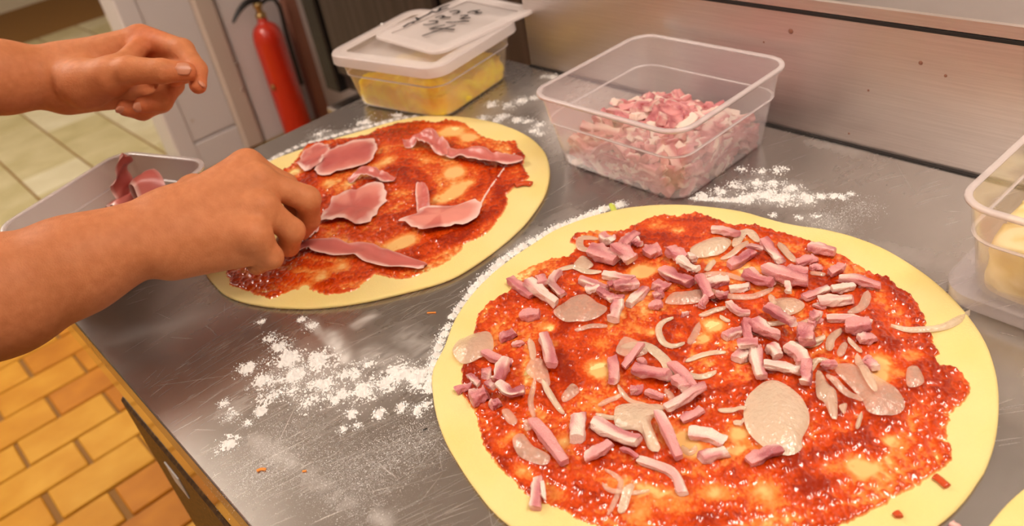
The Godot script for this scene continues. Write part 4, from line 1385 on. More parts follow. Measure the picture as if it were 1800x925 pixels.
func materials() -> void:
	var m: StandardMaterial3D
	m = mat("floor_base", rgb(138, 96, 40), 0.8)
	for k in 4:
		var cs: Array = [[rgb(190, 126, 22), rgb(208, 150, 44)], [rgb(178, 110, 14), rgb(198, 132, 30)], [rgb(196, 136, 30), rgb(212, 158, 54)], [rgb(170, 102, 14), rgb(196, 126, 28)]][k]
		m = mat("brick_tile_%d" % k, Color.WHITE, 0.45, 0.0, 0.32)
		m.albedo_texture = noise_tex(0.012, 256, cs, 20 + k, 3)
		m.uv1_triplanar = true
		m.uv1_world_triplanar = true
		m.uv1_scale = Vector3(2.3, 2.3, 2.3)
		cs = [[rgb(202, 190, 150), rgb(222, 212, 176)], [rgb(190, 178, 130), rgb(212, 200, 158)], [rgb(210, 200, 164), rgb(226, 218, 186)], [rgb(184, 172, 122), rgb(206, 194, 148)]][k]
		m = mat("pale_tile_%d" % k, Color.WHITE, 0.35)
		m.albedo_texture = noise_tex(0.012, 256, cs, 30 + k, 3)
		m.uv1_triplanar = true
		m.uv1_world_triplanar = true
		m.uv1_scale = Vector3(1.7, 1.7, 1.7)
	mat("wall_white", rgb(228, 222, 220), 0.6)
	mat("wall_cream", rgb(214, 204, 178), 0.7)
	mat("panel_white", rgb(214, 208, 208), 0.4)
	mat("panel_beige", rgb(196, 180, 168), 0.5)
	mat("ceiling_white", rgb(240, 237, 232), 0.8)
	mat("black", rgb(22, 20, 20), 0.45)
	mat("dark_gap", rgb(30, 22, 20), 0.7)
	m = mat("dark_metal", Color.WHITE, 0.42, 0.5)
	m.albedo_texture = noise_tex(0.02, 256, [rgb(58, 48, 46), rgb(84, 72, 68)], 41)
	m.uv1_triplanar = true
	m.uv1_scale = Vector3(7, 0.25, 7)
	mat("brown_post", rgb(140, 92, 74), 0.45)
	m = mat("extinguisher_red", rgb(196, 40, 14), 0.32)
	m.clearcoat_enabled = true
	m.clearcoat = 0.5
	m.clearcoat_roughness = 0.2
	mat("brass", rgb(190, 160, 110), 0.35, 1.0)
	mat("label_white", rgb(225, 220, 215), 0.5)
	mat("steel", rgb(196, 188, 184), 0.26, 1.0)
	m = mat("steel_back", Color.WHITE, 0.36, 0.92)
	m.albedo_texture = noise_tex(0.03, 512, [rgb(200, 190, 186), rgb(214, 205, 201)], 44)
	m.uv1_triplanar = true
	m.uv1_scale = Vector3(0.6, 26, 0.6)
	m.heightmap_enabled = true
	m.heightmap_texture = noise_tex(0.05, 512, [], 45)
	m.heightmap_scale = 0.01
	mat("steel_smooth", rgb(200, 190, 184), 0.14, 1.0)
	m = mat("grille", Color.WHITE, 0.5)
	m.albedo_texture = noise_tex(0.05, 256, [rgb(58, 40, 26), rgb(92, 66, 40), rgb(158, 120, 66)], 47, 2)
	m.uv1_triplanar = true
	m.uv1_scale = Vector3(9, 14, 9)
	m = mat("dough", Color.WHITE, 0.62, 0.0, 0.4)
	m.vertex_color_use_as_albedo = true
	m.subsurf_scatter_enabled = true
	m.subsurf_scatter_strength = 0.12
	m.heightmap_enabled = true
	m.heightmap_texture = noise_tex(0.04, 512, [], 51)
	m.heightmap_scale = 0.02
	m.uv1_triplanar = true
	m.uv1_scale = Vector3(22, 22, 22)
	m = mat("sauce", Color.WHITE, 0.16, 0.0, 0.6)
	m.clearcoat_enabled = true
	m.clearcoat = 0.45
	m.clearcoat_roughness = 0.08
	m.vertex_color_use_as_albedo = true
	m = mat("bacon", Color.WHITE, 0.36, 0.0, 0.55)
	m.vertex_color_use_as_albedo = true
	m.subsurf_scatter_enabled = true
	m.subsurf_scatter_strength = 0.15
	m.heightmap_enabled = true
	m.heightmap_texture = noise_tex(0.06, 256, [], 52)
	m.heightmap_scale = 0.05
	m.uv1_triplanar = true
	m.uv1_scale = Vector3(45, 45, 45)
	m = mat("ham", Color.WHITE, 0.34, 0.0, 0.5)
	m.vertex_color_use_as_albedo = true
	m.backlight_enabled = true
	m.backlight = Color(0.25, 0.18, 0.16)
	for q in [["onion", Color(0.95, 0.84, 0.73, 0.40)], ["onion_clear", Color(0.97, 0.84, 0.74, 0.27)], ["onion_milky", Color(0.96, 0.88, 0.77, 0.50)]]:
		m = mat(q[0], q[1], 0.16, 0.0, 0.7)
		m.transparency = BaseMaterial3D.TRANSPARENCY_ALPHA
		m.heightmap_enabled = true
		m.heightmap_texture = noise_tex(0.03, 256, [], 55, 3)
		m.heightmap_scale = 0.09
		m.uv1_triplanar = true
		m.uv1_scale = Vector3(30, 30, 30)
	m = mat("onion_pale", Color(0.92, 0.84, 0.66), 0.3, 0.0, 0.5)
	m.subsurf_scatter_enabled = true
	m.subsurf_scatter_strength = 0.3
	m = mat("flour", Color.WHITE, 0.95, 0.0, 0.1)
	m.vertex_color_use_as_albedo = true
	m = mat("plastic_clear", Color(0.90, 0.86, 0.88, 0.14), 0.22, 0.0, 0.5)
	m.transparency = BaseMaterial3D.TRANSPARENCY_ALPHA
	m = mat("plastic_haze", Color(0.94, 0.88, 0.78, 0.08), 0.22, 0.0, 0.5)
	m.transparency = BaseMaterial3D.TRANSPARENCY_ALPHA
	m = mat("plastic_milk", Color(0.84, 0.79, 0.78, 0.72), 0.4, 0.0, 0.5)
	m.transparency = BaseMaterial3D.TRANSPARENCY_ALPHA
	m = mat("plastic_rim", Color(0.93, 0.88, 0.88, 0.38), 0.22, 0.0, 0.6)
	m.transparency = BaseMaterial3D.TRANSPARENCY_ALPHA
	m = mat("plastic_lid", Color(0.95, 0.91, 0.90, 0.38), 0.38, 0.0, 0.5)
	m.transparency = BaseMaterial3D.TRANSPARENCY_ALPHA
	m = mat("yellow_food", Color.WHITE, 0.6, 0.0, 0.3)
	m.vertex_color_use_as_albedo = true
	m = mat("skin", Color.WHITE, 0.58, 0.0, 0.38)
	m.vertex_color_use_as_albedo = true
	m.albedo_texture = noise_tex(0.014, 512, [rgb(188, 116, 74), rgb(199, 126, 82), rgb(210, 138, 94)], 61, 5)
	m.subsurf_scatter_enabled = true
	m.subsurf_scatter_strength = 0.12
	m.heightmap_enabled = true
	m.heightmap_texture = noise_tex(0.08, 512, [], 62, 3)
	m.heightmap_scale = 0.025
	m.uv1_triplanar = true
	m.uv1_scale = Vector3(12, 12, 12)
	mat("nail", rgb(200, 134, 104), 0.35)
	mat("shirt", rgb(150, 40, 40), 0.8)
	mat("trousers", rgb(60, 52, 56), 0.8)
	mat("ink", rgb(38, 34, 36), 0.5)
	mat("orange_bit", rgb(236, 140, 50), 0.4)
	mat("sauce_spot", rgb(196, 74, 30), 0.25)
	mat("fat_white", rgb(240, 210, 196), 0.4)
	mat("green_bit", rgb(196, 208, 84), 0.4)

func room() -> void:
	var b: Dictionary
	# floor with its tiles as pieces
	var f := struct("floor", box(Vector3(9.6, 0.1, 5.6), 0.0, Vector3(-2.4, -0.056, 0.9)), M.floor_base)
	var kinds := [box(Vector3(0.1135, 0.012, 0.2165), 0.0022), box(Vector3(0.1125, 0.012, 0.2155), 0.003)]
	for i in 19:
		for j in 8:
			var x := -2.912 + 0.1205 * i
			var z := -0.47 + 0.226 * j + (0.113 if i % 2 == 1 else 0.0) + 0.0015 * rng.randfn()
			if x > -0.8: continue
			var t := put("floor_tile", kinds[rng.randi() % 2], M["brick_tile_%d" % (rng.randi() % 4)], f)
			t.position = Vector3(x, -0.005 + rng.randf() * 0.0012, z)
	var pale := box(Vector3(0.220, 0.012, 0.236), 0.0025)
	for i in 13:
		for j in 9:
			var t := put("floor_tile", pale, M["pale_tile_%d" % (rng.randi() % 4)], f)
			t.position = Vector3(-3.12 - 0.2255 * i + 0.005, -0.005 + rng.randf() * 0.001, 0.60 - 0.245 * j - 0.125)
	struct("ceiling", box(Vector3(9.6, 0.1, 5.6), 0.0, Vector3(-2.4, 2.70, 0.9)), M.ceiling_white)
	struct("wall_back", box(Vector3(9.6, 2.7, 0.1), 0.0, Vector3(-2.4, 1.3, -1.85)), M.wall_white)
	struct("wall_front", box(Vector3(9.6, 2.7, 0.1), 0.0, Vector3(-2.4, 1.3, 3.65)), M.wall_cream)
	struct("wall_right", box(Vector3(0.1, 2.7, 5.6), 0.0, Vector3(2.35, 1.3, 0.9)), M.wall_white)
	struct("wall_far", box(Vector3(0.1, 2.7, 5.6), 0.0, Vector3(-7.1, 1.3, 0.9)), M.wall_cream)
	# the partition with the white boards, left of it a wide opening
	var w := struct("wall_left", box(Vector3(0.12, 2.7, 0.96), 0.003, Vector3(-3.08, 1.3, -1.35)), M.wall_white)
	put("door_jamb", box(Vector3(0.15, 2.66, 0.075), 0.006, Vector3(-3.075, 1.33, -0.868)), M.panel_white, w)
	put("door_panel", box(Vector3(0.04, 2.5, 0.18), 0.003, Vector3(-3.025, 1.37, -0.995)), M.panel_white, w)
	put("kick_plate", box(Vector3(0.045, 0.112, 0.18), 0.003, Vector3(-3.025, 0.056, -0.995)), M.panel_white, w)
	put("door_jamb", box(Vector3(0.05, 2.66, 0.085), 0.012, Vector3(-3.015, 1.33, -1.128)), M.panel_beige, w)
	put("wall_board", box(Vector3(0.02, 2.66, 0.27), 0.003, Vector3(-3.012, 1.33, -1.315)), M.panel_white, w)
	for q in [[0.34, -1.165], [0.24, -1.15]]:
		var s := put("screw_head", lathe([[0.0, 0.0], [0.006, 0.0], [0.006, 0.003], [0.0, 0.004]], 10), M.steel, w)
		s.rotation.z = -PI / 2
		s.position = Vector3(-2.991, q[0], q[1])
	var ch := put("chipped_spot", lathe([[0.0, 0.0], [0.007, 0.0], [0.006, 0.002], [0.0, 0.003]], 9), M.panel_beige, w)
	ch.rotation.z = -PI / 2
	ch.position = Vector3(-3.006, 0.20, -0.93)

func counter() -> void:
	var o := thing("counter", "stainless steel work counter with flour and scratches, bearing the pizzas and food boxes", "counter")
	var x0 := -0.953
	var x1 := 0.75
	var z0 := -0.718
	var z1 := -0.06
	var maps := worktop_maps(x0, z0, 1.003, z1 - z0, [[-541, -208, -499, -198, 7, 0.75], [-570, -206, -521, -200, 5, 0.6], [-531, -229, -531, -246, 5, 0.7], [-485, -212, -429, -230, 16, 0.5], [-479, -249, -447, -244, 14, 0.4], [-531, -159, -459, -191, 30, 0.28], [-483, -102, -435, -109, 6, 0.25], [-417, -112, -373, -115, 7, 0.22], [-349, -123, -342, -124, 6, 0.5], [-524, -103, -525, -116, 9, 0.3], [-385, -572, -327, -603, 16, 0.5], [-379, -605, -345, -612, 18, 0.4], [-311, -576, -276, -574, 16, 0.25], [-445, -578, -439, -610, 14, 0.2], [-738, -591, -735, -696, 40, 0.45], [-713, -576, -647, -580, 18, 0.4], [-901, -422, -829, -517, 10, 0.5], [-376, -706, -334, -709, 10, 0.3], [-260, -569, -178, -575, 10, 0.2], [-508, -380, -497, -471, 10, 0.35]])
	var m := ORMMaterial3D.new()
	m.resource_name = "worktop_steel"
	m.albedo_texture = maps[0]
	m.orm_texture = maps[1]
	# top with a rolled front and side edge
	var b := nb()
	var rings := []
	var prof := [[0.030, -0.030], [0.030, -0.030], [0.0, -0.030], [0.0, -0.030], [0.0, -0.0014], [0.0, -0.0014], [0.0005, -0.0004], [0.0014, 0.0], [0.0014, 0.0], [0.03, 0.0]]
	for p in prof:
		var a: float = p[0]
		rings.append(PackedVector3Array([Vector3(x0 + a, TOP + p[1], z1 - a), Vector3(x1, TOP + p[1], z1 - a), Vector3(x1, TOP + p[1], z0), Vector3(x0 + a, TOP + p[1], z0)]))
	loft(b, rings, true, true)
	for v: Vector3 in b.v: b.uv.append(Vector2((v.x - x0) / 1.003, (v.z - z0) / (z1 - z0)))
	put("worktop", smooth_mesh(b), m, o)
	# apron under the front, bottom shelf, legs, grille of the cooling unit
	put("apron", box(Vector3(1.66, 0.072, 0.004), 0.001, Vector3(-0.11, TOP - 0.066, -0.066)), M.steel_smooth, o)
	put("grille_panel", box(Vector3(0.60, 0.62, 0.012), 0.003, Vector3(-0.49, 0.475, -0.068)), M.grille, o)
	put("grille_sticker", box(Vector3(0.035, 0.03, 0.0015), 0.0004, Vector3(-0.69, 0.73, -0.0612)), M.label_white, o)
	for q in [[-0.93, -0.10], [-0.93, -0.69], [0.70, -0.10], [0.70, -0.69]]: put("leg", box(Vector3(0.04, 0.87, 0.04), 0.004, Vector3(q[0], 0.435, q[1])), M.steel, o)
	put("under_cabinet", box(Vector3(1.30, 0.80, 0.50), 0.004, Vector3(0.05, 0.46, -0.40)), M.dark_metal, o)
	# backsplash and the ledge on top of it
	put("backsplash", box(Vector3(1.56, 0.128, 0.006), 0.001, Vector3(-0.03, TOP + 0.0635, -0.7215)), M.steel_back, o)
	put("joint", box(Vector3(1.56, 0.002, 0.006), 0.0003, Vector3(-0.03, TOP + 0.0006, -0.7178)), M.dark_gap, o)
	put("gap", box(Vector3(1.56, 0.0035, 0.003), 0.0003, Vector3(-0.03, TOP + 0.1285, -0.7195)), M.dark_gap, o)
	b = nb()
	add_box(b, Vector3(-0.03, TOP + 0.1368, -0.928), Vector3(1.56, 0.0135, 0.42), 0.0015)
	put("ledge", smooth_mesh(b), M.steel_back, o)
	put("ledge_body", box(Vector3(1.56, 1.02, 0.40), 0.003, Vector3(-0.03, 0.515, -0.935)), M.steel, o)
	for q in [[-0.415, 0.108, 3.0], [-0.285, 0.098, 2.2], [-0.262, 0.090, 1.6], [-0.33, 0.062, 1.3], [-0.445, 0.092, 1.2], [-0.19, 0.085, 1.8], [-0.345, 0.012, 1.2]]:
		var s := put("sauce_fleck", lathe([[0.0, 0.0], [q[2] * 0.001, 0.0], [q[2] * 0.0007, 0.0005], [0.0, 0.0007]], 9), M.brown_post, o)
		s.rotation.x = PI / 2
		s.position = Vector3(q[0], TOP + q[1], -0.7186)

func back_things() -> void:
	# fire extinguisher in front of the white board
	var o := thing("fire_extinguisher", "red fire extinguisher with black lever in front of the white wall boards", "extinguisher", Vector3(-2.905, 0, -1.285))
	var body := put("cylinder", lathe([[0.0, 0.0], [0.052, 0.0], [0.052, 0.0], [0.056, 0.006], [0.057, 0.03], [0.057, 0.40], [0.056, 0.42], [0.051, 0.442], [0.042, 0.458], [0.030, 0.468], [0.020, 0.474], [0.018, 0.482], [0.018, 0.496], [0.0, 0.496]], 36), M.extinguisher_red, o)
	put("neck_ring", lathe([[0.0, 0.494], [0.0195, 0.494], [0.0195, 0.494], [0.0205, 0.50], [0.0195, 0.508], [0.014, 0.512], [0.0, 0.512]], 20), M.brass, o)
	put("valve", lathe([[0.0, 0.51], [0.012, 0.51], [0.012, 0.51], [0.013, 0.53], [0.017, 0.532], [0.017, 0.545], [0.010, 0.55], [0.010, 0.565], [0.0, 0.567]], 16), M.brass, o)
	var b := nb()
	tube(b, spline(PackedVector3Array([Vector3(0, 0.556, -0.012), Vector3(0, 0.562, 0.03), Vector3(0.002, 0.545, 0.075), Vector3(0.004, 0.512, 0.115)]), 10), [0.016, 0.017, 0.017, 0.0165, 0.015, 0.0135, 0.012, 0.010, 0.008, 0.005], 8, 0.7)
	put("lever", smooth_mesh(b), M.black, o)
	b = nb()
	tube(b, spline(PackedVector3Array([Vector3(0, 0.54, -0.01), Vector3(0.01, 0.55, -0.05), Vector3(0.015, 0.52, -0.075), Vector3(0.01, 0.40, -0.072), Vector3(0.01, 0.2, -0.07)]), 14), [0.008], 8)
	put("hose", smooth_mesh(b), M.black, o)
	var g := put("gauge", lathe([[0.0, 0.0], [0.012, 0.0], [0.012, 0.006], [0.0, 0.008]], 14), M.brass, o)
	g.rotation = Vector3(PI / 2, 0, 0)
	g.position = Vector3(0.02, 0.24, 0.052)
	# brown post beside it
	tag(put("post", box(Vector3(0.05, 2.62, 0.05), 0.004, Vector3(-2.95, 1.31, -1.428)), M.brown_post), "narrow brown post behind the red fire extinguisher", "post")
	# dark appliance with a door, on a grey steel stand
	var d := thing("oven", "dark brown metal appliance behind the lidded yellow box", "oven", Vector3(-1.58, 0, -1.43))
	put("body", box(Vector3(1.30, 1.25, 0.56), 0.01, Vector3(0, 1.035, 0)), M.dark_metal, d)
	put("door", box(Vector3(0.56, 1.15, 0.03), 0.008, Vector3(-0.28, 1.05, 0.29)), M.dark_metal, d)
	put("door", box(Vector3(0.56, 1.15, 0.03), 0.008, Vector3(0.30, 1.05, 0.29)), M.dark_metal, d)
	put("corner_post", box(Vector3(0.075, 1.25, 0.08), 0.006, Vector3(-0.615, 1.035, 0.27)), M.black, d)
	for s in [-0.03, 0.03]: put("handle", box(Vector3(0.012, 0.3, 0.02), 0.004, Vector3(s, 1.1, 0.318)), M.steel, d)
	var st := thing("steel_stand", "low grey steel stand under the dark appliance", "stand", Vector3(-1.49, 0, -1.40))
	put("shelf", box(Vector3(1.36, 0.03, 0.66), 0.004, Vector3(0, 0.37, 0)), M.steel, st)
	put("lower_shelf", box(Vector3(1.32, 0.03, 0.62), 0.004, Vector3(0, 0.12, 0)), M.steel, st)
	for q in [[-0.64, 0.30], [0.64, 0.30], [-0.64, -0.30], [0.64, -0.30]]: put("leg", box(Vector3(0.04, 0.356, 0.04), 0.003, Vector3(q[0], 0.178, q[1])), M.steel, st)

func boxes() -> void:
	# open box of diced bacon
	var at := Vector3(-0.498, TOP, -0.6105)
	plastic_box("plastic_container", "open clear plastic container full of diced bacon, standing before the steel backsplash", at, 0.0, 0.166, 0.154, 0.184, 0.178, 0.085, M.plastic_clear)
	var hf := func(x: float, z: float) -> float: return 0.027 + 0.024 * exp(-((x + 0.01) * (x + 0.01) + z * z) / 0.0022) + 0.004 * nz3(x * 4000.0, z * 4000.0, 71.0)
	var h := put("bacon_heap", heap(at, 0.0, 0.070, 0.064, hf, lin(176, 92, 100), lin(214, 140, 138), 0.0, 0.004, 9000.0), M.bacon)
	h.position = at
	tag(h, "mass of diced bacon filling the clear open container", "bacon", "", "stuff")
	var ms := []
	for k in 9:
		var w := rng.randf_range(0.007, 0.0105)
		var l := rng.randf_range(0.009, 0.017)
		ms.append(bacon_mesh(PackedVector3Array([Vector3(-l, -w * 0.45, 0), Vector3(0, -w * 0.45 + rng.randf_range(-0.001, 0.002), rng.randf_range(-0.002, 0.002)), Vector3(l, -w * 0.45, 0)]), w, w * 0.8, [0.1, 0.3, 0.5, 0.2, 0.8, 0.05, 0.35, 0.6, 0.15][k], 60.0 + k * 3.3))
	fill_heap("bacon_piece", "diced bacon piece in the heap inside the clear open container", "bacon pieces in the clear container", at, 0.0, 0.0735, 0.0675, 230, hf, ms, M.bacon, "bacon")
	# lidded box with yellow contents
	at = Vector3(-0.873, TOP, -0.594)
	var turn := 0.19
	plastic_box("plastic_container", "lidded plastic container with yellow contents at the left back of the counter", at, turn, 0.158, 0.146, 0.180, 0.164, 0.075, M.plastic_haze)
	var hy := func(x: float, z: float) -> float: return 0.029 + 0.012 * nz3(x * 3600.0, z * 3600.0, 77.0)
	h = put("yellow_filling", heap(at, turn, 0.0775, 0.0715, hy, lin(250, 196, 0), lin(255, 226, 10), 0.0, 0.004, 5200.0), M.yellow_food)
	h.position = at + Vector3(0, 0.0015, 0)
	h.rotation.y = turn
	tag(h, "lumpy yellow food inside the lidded container", "food", "", "stuff")
	var l := thing("container_lid", "translucent lid pressed onto the container with yellow contents", "lid", at + Vector3(0, 0.0775, 0), turn)
	put("plate", lid_mesh(0.0985, 0.0905, 0.026, [[0.0, -0.013], [0.0, -0.013], [0.0005, -0.002], [0.002, 0.0], [0.010, 0.0], [0.010, 0.0], [0.012, -0.0012], [0.012, -0.0012], [0.02, -0.0012]]), M.plastic_lid, l)
	var y := put("yellow_crumb", lathe([[0.0, 0.0], [0.0022, 0.0], [0.0018, 0.0014], [0.0, 0.0018]], 9), M.yellow_food, l)
	y.position = Vector3(-0.0935, 0.0005, -0.02)
	# a second lid lies askew on the first and carries marker writing
	var l2 := thing("container_lid", "loose whitish lid with black handwriting, lying askew on top of the yellow container's lid", "lid", Vector3(-0.866, 0.9811, -0.6445), -0.019)
	put("plate", lid_mesh(0.0750, 0.0888, 0.02, [[0.0, -0.0035], [0.0, -0.0035], [0.0005, -0.001], [0.0018, 0.0], [0.006, 0.0], [0.006, 0.0], [0.007, -0.0012], [0.007, -0.0012], [0.02, -0.0012]]), M.plastic_lid, l2)
	var b := nb()
	for s in [
		[-551, 460, -589, 324, -532, 288],
		[-716, 201, -697, 145, -594, 173, -572, 199],
		[-589, 324, -570, 210, -595, 161],
		[-592, 184, -617, 75],
		[-617, 75, -636, -51, -686, -140],
		[-686, -140, -629, -127, -579, -160, -638, -247, -690, -288],
		[-737, -231, -690, -288, -653, -436],
		[-579, -160, -590, -229, -569, -337],
		[-341, 274, -249, 246, -209, 159, -242, 104, -319, 114, -371, 153],
		[-394, 16, -388, -70, -336, -80, -302, -23, -324, 10],
		[-302, -23, -346, -88],
		[-323, -50, -244, -67, -189, -84],
		[-391, -226, -368, -289, -283, -308, -233, -231, -261, -172],
		[-96, -313, -95, -374, -56, -413, 43, -371],
		[-78, -380, -11, -468],
		[38, -333, 67, -381, 89, -414],
		[-97, -181, -69, -229, -7, -239, -15, -205, 5, -108],
		[-7, -98, 52, -139, 100, -200],
		[-92, 74, 33, 15, 194, -92],
		[17, 565, 76, 295, 141, 98],
		[-100, 351, -77, 262, -15, 155],
		[-100, 351, 48, 263, 263, 216]
	]:
		var pts := PackedVector3Array()
		for k in range(0, s.size(), 2): pts.append(Vector3(s[k] * 0.0001, 0.0006, s[k + 1] * 0.0001))
		tube(b, spline(pts, 9), [0.0019], 6, 0.2)
	var hw := put("handwriting", smooth_mesh(b), M.ink, l2)
	hw.position.y = -0.0012
	# box at the right edge, standing on an upturned lid
	at = Vector3(-0.0735, TOP + 0.0045, -0.6175)
	turn = -0.03
	var t := thing("container_lid", "clear lid lying under the onion container at the right edge", "lid", Vector3(at.x, TOP + 0.0006, at.z), turn)
	put("plate", lid_mesh(0.0985, 0.0945, 0.026, [[0.0, 0.013], [0.0, 0.013], [0.0006, 0.003], [0.0035, 0.0015], [0.02, 0.0015]]), M.plastic_clear, t)
	plastic_box("plastic_container", "open plastic container of sliced onion, cut off by the right edge", at, turn, 0.166, 0.154, 0.186, 0.178, 0.083, M.plastic_haze)
	var ho := func(x: float, z: float) -> float: return 0.044 + 0.007 * nz3(x * 2500.0, z * 2500.0, 87.0)
	h = put("sliced_onion", heap(at, turn, 0.079, 0.073, ho, lin(214, 186, 120), lin(236, 216, 168), 0.0, 0.004, 5200.0), M.yellow_food)
	h.position = at + Vector3(0, 0.0015, 0)
	h.rotation.y = turn
	tag(h, "mass of pale sliced onion in its container at the right edge", "onion", "", "stuff")
	for k in 26:
		var q := Vector3(rng.randf_range(-0.06, 0.06), 0, rng.randf_range(-0.055, 0.06))
		var ln := PackedVector3Array()
		var r := rng.randf_range(0.012, 0.022)
		for s in 14: ln.append(Vector3(r * cos(s * 0.16), 0.002 * sin(s * 0.5), r * sin(s * 0.16)))
		var os := put("onion_strip", ribbon_mesh(ln, rng.randf_range(0.006, 0.011), 0.002, 0.0015, 0.3, 0.0, k * 2.0), M.onion_pale if k % 5 else M.green_bit)
		os.transform = Transform3D(Basis(Vector3.UP, rng.randf() * TAU) * Basis(Vector3.RIGHT, rng.randf_range(-0.4, 0.4)), at + Vector3(q.x, ho.call(q.x, q.z) + 0.003, q.z))
		tag(os, "onion slice on top of the filling in the container at the right edge", "onion", "onion slices in the right-hand container")
	# whitish box under the forearm with ham in it
	at = Vector3(-0.8410, TOP + 0.001, -0.1495)
	turn = 0.379
	plastic_box("plastic_container", "milky plastic container behind the forearm, holding ham slices", at, turn, 0.112, 0.138, 0.132, 0.160, 0.070, M.plastic_milk)
	for q in [[[-32, 30, -35, -24, 48, -37, -17, 65, -35, -8, 78, -37, 4, 94, -36], 24, "orange pink ham slice standing up in a point inside the milky container"], [[-8, 26, -40, -2, 48, -42, 8, 66, -41, 20, 64, -38, 28, 46, -32, 34, 28, -30], 30, "folded ham slice bulging beside the pointed one in the milky container"], [[-58, 20, -38, -44, 34, -40, -30, 36, -34, -18, 44, -30, -4, 30, -28, 10, 36, -20], 34, "crumpled ham slice lowest in the milky container"]]:
		var ln := PackedVector3Array()
		for s in range(0, q[0].size(), 3): ln.append(Vector3(q[0][s], q[0][s + 1], q[0][s + 2]) * 0.001)
		var hm := put("ham_slice", ribbon_mesh(spline(ln, 26), q[1] * 0.001, 0.0014, 0.003, 0.08, 0.003, q[1] * 1.7, true), M.ham)
		hm.transform = Transform3D(Basis(Vector3.UP, turn), at)
		tag(hm, q[2], "ham")

func ham() -> void:
	ham_sheet("broad ham slice at the upper left of the far pizza", 1.5, 2.0, [-812, -367, -837, -396, -831, -423, -815, -447, -783, -434, -764, -412, -765, -389, -776, -373, -791, -357])
	ham_sheet("small folded ham slice overlapping the broad one at the upper left", 2.5, 2.5, [-834, -354, -856, -371, -865, -390, -851, -405, -831, -396, -811, -370, -814, -355])
	ham_strip("ruffled ham slice at the top of the far pizza", 19.3, 9, [-761, -458, -748, -476, -721, -475, -692, -469])
	ham_strip("wavy ham slice at the right end of the ruffled one, near the far rim", 19.0, 6, [-697, -472, -676, -478, -657, -483, -628, -488, -606, -507])
	ham_sheet("large ham slice in the middle of the far pizza", 2.0, 4.0, [-701, -298, -711, -316, -730, -344, -722, -363, -709, -386, -681, -374, -663, -350, -653, -327, -656, -318, -680, -316, -688, -304])
	ham_strip("dark curled ham strip lying over the top of the middle slice", 13.7, 5, [-749, -369, -741, -389, -719, -393, -699, -399])
	ham_strip("upright ham strip of the J-shaped slice on the right", 14.3, 4, [-662, -407, -638, -391, -609, -367])
	ham_sheet("wide ham slice at the foot of the upright strip on the right", 1.5, 2.0, [-622, -350, -617, -364, -621, -382, -599, -396, -584, -418, -562, -404, -560, -384, -574, -363, -594, -347])
	ham_strip("long twisted ham slice in front, lowest on the far pizza", 20.8, 5, [-662, -247, -664, -267, -634, -281, -613, -294, -585, -297, -563, -305, -540, -316])
	ham_strip("ham scrap pinched under the fingertips", 10.6, 4, [-690, -267, -686, -278, -693, -292])

func crumbs() -> void:
	var b: Dictionary
	for q in [
		["orange vegetable shred on the steel in front of the flour", "vegetable_shred", 2.6, "orange_bit", [-450, -87, -449, -90, -446, -92], "crumb"],
		["tiny orange fleck on the steel right of the orange shred", "vegetable_fleck", 1.8, "orange_bit", [-423, -109, -421, -111], "crumb"],
		["thin orange sliver on the steel between the two pizzas", "vegetable_sliver", 1.6, "orange_bit", [-491, -277, -485, -282], "crumb"],
		["yellow green leaf scrap on the far left rim of the near pizza", "green_scrap", 6, "green_bit", [-471, -497, -462, -490, -453, -484], "vegetable"],
		["white strand of ham fat stretched to the right rim of the far pizza", "fat_strand", 2.2, "fat_white", [-630, -516, -612, -480, -595, -445, -579, -418], "ham"],
		["small splash of sauce on the bare right rim of the far pizza", "sauce_splash", 8, "sauce_spot", [-576, -466, -571, -474, -563, -477], "sauce"],
		["streak of sauce on the bare dough at the lower right of the near pizza", "sauce_splash", 5, "sauce_spot", [-101, -362, -97, -361, -92, -359], "sauce"],
		["dot of sauce on the bare dough at the bottom of the near pizza", "sauce_splash", 5, "sauce_spot", [-106, -324, -104, -323, -103, -322], "sauce"],
		["dark crumb on the steel left of the near pizza", "dark_crumb", 1.2, "black", [-385, -189, -384, -192], "crumb"]
	]:
		b = nb()
		var l := flat3(q[4])
		var c: Vector3 = l[0]
		for k in l.size(): l[k] -= c
		tube(b, spline(l, 6), [q[2] * 0.0005], 7, 0.6)
		var o := put(q[1], smooth_mesh(b), M[q[3]])
		o.position = Vector3(c.x, (stack_at(c.x, c.z) if not "on the steel" in q[0] else TOP) + q[2] * 0.0003, c.z)
		tag(o, q[0], q[5])

